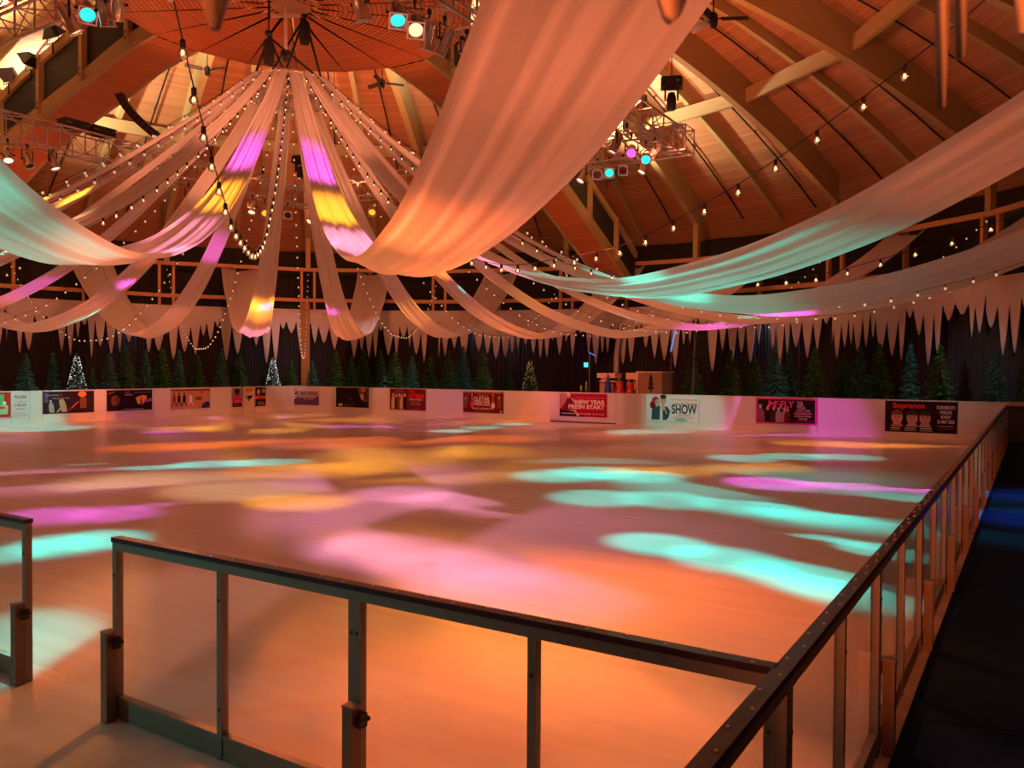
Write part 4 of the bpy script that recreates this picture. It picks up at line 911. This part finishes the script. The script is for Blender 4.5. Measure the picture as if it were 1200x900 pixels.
b.quad(((.03, -.611, 1.32), (.09, -.611, 1.32), (.09, -.611, 1.46), (.03, -.611, 1.46))); b.build('fir_emblem', BLACK, r_)
x0, x1 = bx(699), bx(720)
r_ = thing('serving_counter', 'pale orange lit counter with a shelf top beside the blue parasol behind the gate', 'counter', ((x0+x1)/2, YK+.4, 0)); w = x1-x0; zt = bz(710, 437)
b = MB(); b.box((0, 0, .85), (w*.75, .6, 1.7)); b.build('body', hutm, r_)
b = MB(); b.box((0, 0, zt-.12), (w, .7, .22)); b.build('header', hutl, r_)
b = MB(); b.box((.1, -.05, 1.78), (w*.9, .7, .06)); b.box((-.15, -.1, 1.9), (.3, .3, .2)); b.build('shelf', hutl, r_)
for s in (-1, 1): b = MB(); b.box((s*(w/2-.05), .2, zt/2), (.08, .08, zt)); b.build('post', hutl, r_)
x0, x1 = bx(728), bx(745); zt = bz(735, 437)
r_ = thing('market_stall', 'pale wooden stall front standing behind the two red gas cylinders', 'stall', ((x0+x1)/2, YK+.7, 0)); w = x1-x0
b = MB(); b.box((0, 0, zt-.15), (w, .4, .3)); b.build('header', hutl, r_)
for s in (-1, 0, 1): b = MB(); b.box((s*(w/2-.06), 0, zt/2-.15), (.1, .1, zt-.3)); b.build('post', hutl, r_)
b = MB(); b.box((0, .1, .8), (w, .1, 1.6)); b.build('back_panel', hutm, r_)
for px, lab in ((725, 'tall red gas cylinder behind the rink boards, left of the pair'), (737.5, 'tall red gas cylinder behind the rink boards, right of the pair')):
    r_ = thing('gas_cylinder', lab, 'gas cylinder', (bx(px), YK+.1, 0), 0, 'red gas cylinders')
    b = MB(); b.lathe([(0, 0), (.2, 0), (.22, .03), (.22, 1.25), (.20, 1.4), (.12, 1.5), (0, 1.52)], 18); b.build('body', mat('cylinder_red', (.42, .02, .015), .35), r_, True)
    b = MB(); b.lathe([(.16, 1.42), (.17, 1.75), (.15, 1.75), (.14, 1.42)], 14); b.build('collar', mat('cylinder_red', (.42, .02, .015), .35), r_, True)
    b = MB(); b.lathe([(.05, 1.5), (.05, 1.62), (.025, 1.64), (.025, 1.7), (0, 1.7)], 10); b.build('valve', mat('brass', (.6, .42, .15), .3, .9), r_, True)
    b = MB(); b.lathe([(.2225, .95), (.2225, 1.08)], 18); b.build('label_band', mat('label_yellow', (.7, .5, .15), .5), r_, True)
r_ = thing('closed_parasol', 'closed blue parasol standing beside the pale counter behind the gate', 'parasol', (bx(713.5), YK-.1, 0))
b = MB(); b.lathe([(.20, .9), (.17, 1.3), (.10, 1.7), (.04, 2.05), (0, 2.1)], 9); b.build('canopy', mat('parasol_blue', (.01, .05, .35), .6), r_, True)
b = MB(); b.tube([(0, 0, .05), (0, 0, 2.15)], .02, 8); b.lathe([(0, 0), (.25, 0), (.25, .06), (0, .07)], 14); b.build('pole', BLACK, r_)
pts = [at_y(728, 380, YK+.9), at_y(725.5, 400, YK+.9), at_y(723, 418, YK+.9), at_y(722.5, 437, YK+.9)]
b = MB(); n = 60; q = []; rs_ = []
for i in range(n+1):
    t = i/n*(len(pts)-1); k = min(int(t), len(pts)-2); q.append(pts[k].lerp(pts[k+1], t-k)); rs_.append(.17 if i % 2 else .145)
b.tube(q, rs_, 14); o = b.build('air_duct', mat('duct_foil', (.55, .52, .50), .28, .9), None, True); tag(o, 'silver ribbed air duct rising behind the gate into the icicle valance', 'duct')
p = at_y(687, 427.5, YK+1.2)
r_ = thing('lit_sign', 'small glowing turquoise sign on the dark curtain behind the gate', 'sign', tuple(p)); b = MB(); b.box((0, 0, 0), (.24, .05, .24)); b.build('housing', BLACK, r_); b = MB(); b.box((0, -.03, 0), (.22, .01, .22)); b.build('lit_face', glow('sign_cyan', (.05, .75, .85), 1.4), r_)
for px, lab, ln in ((690.5, 'thin pole with a slanted blue lit arm behind the gate', ((690, 413), (698, 417))), (786, 'thin pole with a bright blue light strip behind the show poster', ((786, 412), (792, 385)))):
    x = bx(px, YK+.9); r_ = thing('light_pole', lab, 'light pole', (x, YK+.9, 0), 0, 'thin light poles behind the far boards')
    b = MB(); b.tube([(0, 0, 0), (0, 0, 4.6)], .025, 8); b.lathe([(0, 0), (.2, 0), (.2, .04), (0, .05)], 12); b.build('pole', mat('pole_grey', (.22, .2, .2), .4, .5), r_)
    a_, c_ = at_y(*ln[0], YK+.85)-r_.location, at_y(*ln[1], YK+.85)-r_.location
    b = MB(); b.tube([a_, c_], .035 if px > 700 else .02, 8); b.build('light_strip', glow('strip_blue', (.10, .35, 1.), 3. if px > 700 else .8, True), r_)
x = bx(813, YK+.5); r_ = thing('bunting_pole', 'thin leaning pair of poles behind the boards right of the show poster', 'pole', (x, YK+.5, 0))
for dx_, dx2 in ((0, 0), (-.2, .12)): b = MB(); b.tube([(dx_, 0, .0), (dx2, 0, 4.4)], .022, 6); b.build('pole', mat('pole_grey', (.22, .2, .2), .4, .5), r_)
for i, px in enumerate((681, 687)):
    r_ = thing('safety_post', 'yellow green safety post behind the gate, %s of the two' % ('left', 'right')[i], 'post', (bx(px), YK, 0), 0, 'yellow green posts behind the gate')
    b = MB(); b.lathe([(0, 0), (.16, 0), (.16, .05), (.05, .09), (.045, 1.75 if i else 1.55), (0, 1.78 if i else 1.58)], 12); b.build('post', mat('hi_vis_green', (.30, .45, .05), .5), r_, True)
    b = MB(); b.lathe([(.048, 1.2), (.048, 1.35)], 12); b.build('band', mat('black_white', (.05, .05, .05), .4), r_, True)
# right far corner, beyond the end of the barrier
r_ = thing('storage_crate', 'pale grey lidded crate past the far end of the glass barrier', 'crate', (XR+.62, YF+.2, 0))
b = MB(); b.box((0, 0, .62), (1.1, .7, 1.2)); b.build('body', mat('crate_dark', (.05, .05, .06), .6), r_); b = MB(); b.box((0, 0, 1.27), (1.2, .8, .12)); b.build('lid', mat('crate_lid', (.62, .62, .66), .5), r_)
r_ = thing('end_post', 'grey end post where the glass barrier meets the far boards', 'post', (XR+.02, YF-.03, 0)); b = MB(); b.box((0, 0, .62), (.08, .08, 1.24)); b.build('post', STEEL, r_)
# ================================================================== LIGHT
def spot(name, loc, target, col, W, ang, blend=.5, size=.12):
    l = bpy.data.lights.new(name, 'SPOT'); l.color = col; l.energy = W; l.spot_size = math.radians(ang); l.spot_blend = blend; l.shadow_soft_size = size
    o = bpy.data.objects.new(name, l); COL.objects.link(o); o.location = loc
    o.rotation_mode = 'QUATERNION'; o.rotation_quaternion = (Vector(target)-Vector(loc)).to_track_quat('-Z', 'Y'); return o
TEAL, MAG, YEL, ORA, ORA2, GOLD, PNK, PALE, PEACH, PEACH2 = (0., .85, .68), (.85, .10, .72), (1., .37, .02), (1., .15, .02), (1., .165, .035), (1., .26, .03), (1., .30, .55), (1., .55, .26), (1., .30, .16), (1., .22, .10)
ZL = 8.75
def edge(side, v):
    return {'left': Vector((TX0, CY+v, ZL)), 'right': Vector((TX1, CY+v, ZL)), 'far': Vector((CX+v, TY1, ZL)), 'near': Vector((CX+v, TY0, ZL))}[side]
def pool(side, v, px, py, rad, col, W, blend=.4):
    s = edge(side, v); t = at_z(px, py, 0); d = (t-s).length; s2 = s+(t-s).normalized()*.5
    spot('par_beam', s2, t, col, W*d*d/100, math.degrees(2*math.atan(rad/d)), blend)
K = 1.0; WASH, ROOF, RAIL = 100, 1250, 720
# pools of colour on the ice
def row(side, v, pts, rad, col, W, blend=.6):
    for i, (px, py) in enumerate(pts): pool(side, v+.7*i, px, py, rad, col, W, blend)
def pool_board(side, v, px, rad, col, W, y=475):
    s = edge(side, v); t = at_y(px, y, YF) if px > 328 else at_x(px, y, XL); d = (t-s).length; s2 = s+(t-s).normalized()*.5
    spot('par_beam', s2, t, col, W*d*d/100, math.degrees(2*math.atan(rad/d)), .5)
row('right', 3, [(655, 557), (700, 553), (745, 557)], 1.29, TEAL, 4125, 0.75)
row('right', 0, [(700, 583), (780, 585), (870, 592), (945, 600)], 1.12, TEAL, 4125, 0.75)
row('right', -4, [(770, 637), (850, 655), (940, 676), (990, 690)], 0.81, TEAL, 6250, 0.75)
row('right', -2, [(900, 628), (970, 636), (1030, 645)], 0.56, TEAL, 5250, 0.75)
row('right', 6, [(870, 537), (930, 535), (985, 535)], 1.12, TEAL, 3250, 0.75)
row('near', -4, [(110, 548), (180, 546), (250, 544), (310, 542)], 1.06, TEAL, 4000, 0.75)
row('near', 0, [(10, 645), (70, 638), (120, 632)], 0.73, TEAL, 5250, 0.75); pool('near', 1.5, 30, 752, .85, TEAL, 4200, 0.9)
pool('left', 3, 40, 502, 2.24, TEAL, 4000, 0.75); row('far', 1, [(530, 505), (565, 501), (600, 497)], 1.12, TEAL, 3250, 0.75); pool('far', 6, 760, 507, 2.02, TEAL, 2750, 0.75)
row('right', 5, [(900, 566), (970, 566), (1050, 568), (1100, 571)], 1.09, MAG, 6200, 0.8)
row('right', -3, [(470, 578), (530, 585), (590, 592)], 1.30, PNK, 2900, 0.9); row('near', 3, [(370, 632), (450, 645), (530, 665), (600, 690)], 1.23, PNK, 3500, 0.9)
row('near', -2, [(60, 604), (130, 602), (200, 598)], 0.86, MAG, 3800, 0.8); row('left', 5, [(345, 499), (400, 500), (455, 500)], 1.15, MAG, 3000, 0.8); row('left', 0, [(150, 508), (195, 506)], 1.03, MAG, 2800, 0.8); pool('far', 7, 870, 507, 2.18, MAG, 2400, 0.8)
pool('near', -5, 60, 562, 2.47, PNK, 2400, 0.9); pool('near', -3, 190, 566, 2.47, PALE, 3000, 0.9); pool('near', -1, 280, 575, 1.69, PALE, 2800, 0.9)
row('near', -4, [(420, 545), (360, 552), (480, 556)], 1.95, YEL, 3400, 0.9); row('far', -2, [(430, 533), (500, 531), (560, 528)], 1.95, YEL, 3400, 0.9); pool('near', 2, 350, 588, 1.17, YEL, 5200, 0.9)
row('left', 6, [(215, 502), (260, 503), (320, 505)], 1.56, YEL, 3400, 0.9); row('right', 7, [(740, 552), (800, 552), (860, 549), (910, 547)], 1.04, YEL, 3200, 0.9); row('far', 7, [(960, 520), (1020, 522), (1080, 525)], 1.69, GOLD, 3600, 0.9)
row('near', -7, [(190, 524), (260, 521), (330, 519), (400, 521)], 1.95, ORA, 3600, 0.9); row('far', -1, [(420, 517), (500, 514), (580, 514)], 2.08, ORA, 3000, 0.9)
row('near', 5, [(480, 735), (560, 720), (640, 745)], 1.69, GOLD, 1500, 0.9); row('near', 6.5, [(600, 860), (740, 790), (860, 770)], 1.95, ORA2, 2900, 0.9); row('right', -6, [(660, 680), (760, 700), (880, 720)], 2.08, ORA2, 2500, 0.9)
pool('near', 2.5, 330, 830, 1.95, ORA2, 2400, 0.9); pool('near', 0, 240, 720, 1.79, PEACH, 1500, 0.75); pool('near', 1, 90, 850, 1.56, ORA2, 700, 0.9)
pool_board('far', 6, 800, 2.0, TEAL, 1800); pool_board('far', 7, 930, 2.6, MAG, 2600); pool_board('left', 4, 25, 2.2, TEAL, 3000); pool_board('far', 3, 610, 2.2, ORA, 2200); pool_board('left', 2, 115, 1.5, ORA, 2400)
# colour caught on the drapes
def hit(side, v, a, r, rad, col, W): 
    s = edge(side, v); t = pol(r, a, zdr(r)); d = (t-s).length; s2 = s+(t-s).normalized()*.5
    spot('par_beam', s2, t, col, W*d*d/100, math.degrees(2*math.atan(rad*1.12/d)), .85)
for sd_, v, a in (('near', 2, 306), ('near', -4, 270), ('right', -4, 330), ('left', 2, 190), ('left', -5, 235), ('far', 0, 110), ('right', 3, 20)):   # added fill on the upper drapes by the ring
    s_ = edge(sd_, v); t_ = pol(2.6, a, 9.0); spot('par_beam', s_+(t_-s_).normalized()*.5, t_, (1., .30, .15), 1500, 48, .9)
for j in range(12):   # added peach fill along the drapes on the far side
    a = 36.2+18*j-.0; a = 144.2+18*(j-6); sd_ = 'right' if a < 50 else 'far' if a < 140 else 'left'; v = max(-6, min(6, 8.1*(math.cos(math.radians(a)) if sd_ == 'far' else math.sin(math.radians(a)))))
    hit(sd_, v, a, 12.0, 3.6, PEACH2, 2300)
for a, r, rad, col, W, side, v in ((306.2, 6.9, 1.15, YEL, 15000, 'near', 3), (306.2, 9.2, 1.35, PNK, 10000, 'near', 1), (306.2, 4.9, 1.1, MAG, 12000, 'near', 4), (306.2, 14.4, 1.3, TEAL, 6500, 'right', -7), (306.2, 16.8, 1.3, TEAL, 7500, 'right', -7.5),
    (324.2, 7.3, 1.1, YEL, 14000, 'right', -6), (324.2, 5.2, 1.2, MAG, 12000, 'right', -4), (324.2, 9.3, 1.25, PNK, 9000, 'right', -7), (324.2, 13, 2.2, GOLD, 5200, 'right', -3), (324.2, 17, 2.0, PEACH2, 4200, 'near', 5), (324.2, 19.8, 1.8, PEACH2, 4200, 'near', 6), (342.2, 19.5, 1.9, PEACH2, 3000, 'right', -8), (306.2, 12, 1.5, PEACH, 3600, 'left', -5), (342.2, 11.6, 1.4, TEAL, 9000, 'right', -8), (342.2, 13.8, 1.4, TEAL, 11000, 'right', -7.4), (342.2, 16.0, 1.3, TEAL, 7000, 'right', -8), (0.2, 12.5, 1.4, TEAL, 4000, 'right', 2), (18.2, 9.5, 1.2, TEAL, 5200, 'right', 5),
    (144.2, 9.6, 1.5, YEL, 12000, 'left', 6), (144.2, 13.0, 1.3, PNK, 9000, 'left', 6), (108.2, 9.8, 1.2, YEL, 11000, 'far', 3), (126.2, 12.5, 1.3, ORA2, 4000, 'far', 0), (162.2, 6, 1., MAG, 6000, 'left', 3), (180.2, 6.5, 1., ORA2, 4000, 'left', 0), (234.2, 8, 1.2, TEAL, 6000, 'left', -3), (252.2, 9, 1.2, ORA, 4200, 'near', -4), (216.2, 9, 1., TEAL, 5000, 'left', -3), (198.2, 9, 1., MAG, 4600, 'left', -1), (72.2, 9, 1.1, YEL, 4200, 'far', 6), (90.2, 11, 1.2, ORA2, 4000, 'far', 4)):
    hit(side, v, a, r, rad, col, W)
# broad amber wash from the truss on the ice, with added fill on the roof and drapes
for side in ('left', 'right', 'far', 'near'):
    for v in (-5, 5):
        s = edge(side, v); out = (Vector((s.x, s.y, 0))-Vector((CX, CY, 0)))
        spot('wash_lamp', s+Vector((0, 0, -.5)), (CX+out.x*1.35, CY+out.y*1.35, 0), (1., .25, .11), WASH, 130, .8, .3)
        RF = ROOF*{'left': 1., 'far': 1.25, 'right': .6, 'near': .4}[side]
        spot('roof_fill', s+Vector((0, 0, 1.2)), (CX+out.x*1.25, CY+out.y*1.25, 15), (1., .27, .11), RF, 140, .8, .3)  # added uplight that brightens the roof boards
for k in range(10):   # added amber fill at rail height: those across the hall tilt up, those behind the viewer face the drapes
    a = (SEAM+36*k) % 360
    if 200 < a < 358:
        for da in (-9, 9): p = pol(25.2, a+da, 6.2); spot('fill_spot', p, pol(8, a+da, 8.2), (1., .235, .10), RAIL, 104, .8, .4)
    else: p = pol(23.2, a, 7.2); spot('fill_spot', p, p+(pol(12, a, 7.2)-p)*.5+Vector((0, 0, 4.6)), (1., .27, .11), RAIL*.55, 88, .8, .4)
for px, W in ((90, 520), (330, 620), (440, 700), (560, 420), (880, 420), (1090, 620)):   # cool white fill added to lift the dark fir trees
    t = at_x(px, 440, XL-.9) if px < 328 else at_y(px, 440, YF+1.2); s_ = edge('left', 2) if px < 328 else edge('far', -5 if px < 500 else 5 if px < 800 else 8)
    spot('tree_fill', s_+(t-s_).normalized()*.6, t+Vector((0, 0, .4)), (.72, .9, 1.), W*1.6, 26, .9)
for side, v, a in (('far', -5, 128), ('far', 5, 88), ('left', 5, 150), ('left', -3, 175), ('right', 6, 62)):
    sp_ = edge(side, v); spot('valance_fill', sp_, pol(24, a, 5.2), (1., .23, .11), 1600, 84, .9, .2)  # added amber fill that brightens the far valances
for side in ('near', 'left', 'far'):
    spot('disc_fill', edge(side, 0)+Vector((0, 0, 1.3)), (CX, CY, ZD), (1., .20, .05), 520, 75, .9, .2)  # added amber uplight that brightens the slatted disc
spot('fill_spot', (-14, -5, 3.0), (-4.2, 3.2, .85), TEAL, 850, 24, .9, .2)  # unseen teal spot behind the viewer, added to tint the near barrier
spot('fill_spot', (.9, -7, 3.6), (-.95, 9.5, .7), ORA2, 5000, 13, .9, .2)  # unseen orange spot behind the viewer, added to brighten the right barrier posts
for ga, r_0, side in ((90.2, 9, 1), (90.2, 13, -1), (180.2, 9, -1), (180.2, 13, 1), (90.2, 17, -1), (180.2, 16, -1)):
    t = pol(1, ga)-pol(0, ga); sd = Vector((-t.y, t.x, 0)); p = pol(r_0, ga, zgird(r_0)+2.5)+sd*side*1.25
    spot('girder_flood', p, p+sd*side*2.2+t*1.2+Vector((0, 0, 3.2)), (1., .86, .66), 2600, 125, .6, .2)
# unseen cool lamps behind the valance, for the bluish curtain pleats
for px, py, W in ((600, 405, 60), (905, 400, 60), (150, 405, 40), (560, 385, 30)):
    r = ray(px, py); p = at_d(px, py, 10); dx, dy = -CX, -CY; A = r.x**2+r.y**2; B = 2*(r.x*dx+r.y*dy); C_ = dx*dx+dy*dy-24.03**2; t = (-B+math.sqrt(B*B-4*A*C_))/(2*A); p = EYE+r*t
    p.z = 5.3; spot('curtain_lamp', p, p+(p-Vector((CX, CY, p.z)))*.012+Vector((0, 0, -1.)), (.62, .68, 1.), W*3, 120, .9, .1)
for Y, W in ((15.2, 1500), (18, 1200), (31, 3500)): spot('walkway_lamp', (3.2, Y, 4.6), (.5, Y, 0), (.02, .33, 1.), W, 26, .6, .2)
w = bpy.data.worlds.new('world'); SC.world = w; w.use_nodes = True
w.node_tree.nodes['Background'].inputs[0].default_value = (1., .30, .16, 1); w.node_tree.nodes['Background'].inputs[1].default_value = .05
SC.view_settings.view_transform = 'Standard'; SC.view_settings.look = 'None'; SC.view_settings.gamma = 1; SC.view_settings.exposure = 0.; SC.view_settings.use_curve_mapping = False
SC.cycles.use_denoising = True; SC.cycles.max_bounces = 8; SC.cycles.diffuse_bounces = 3; SC.cycles.transparent_max_bounces = 16; SC.cycles.sample_clamp_indirect = 4; SC.cycles.use_light_tree = True
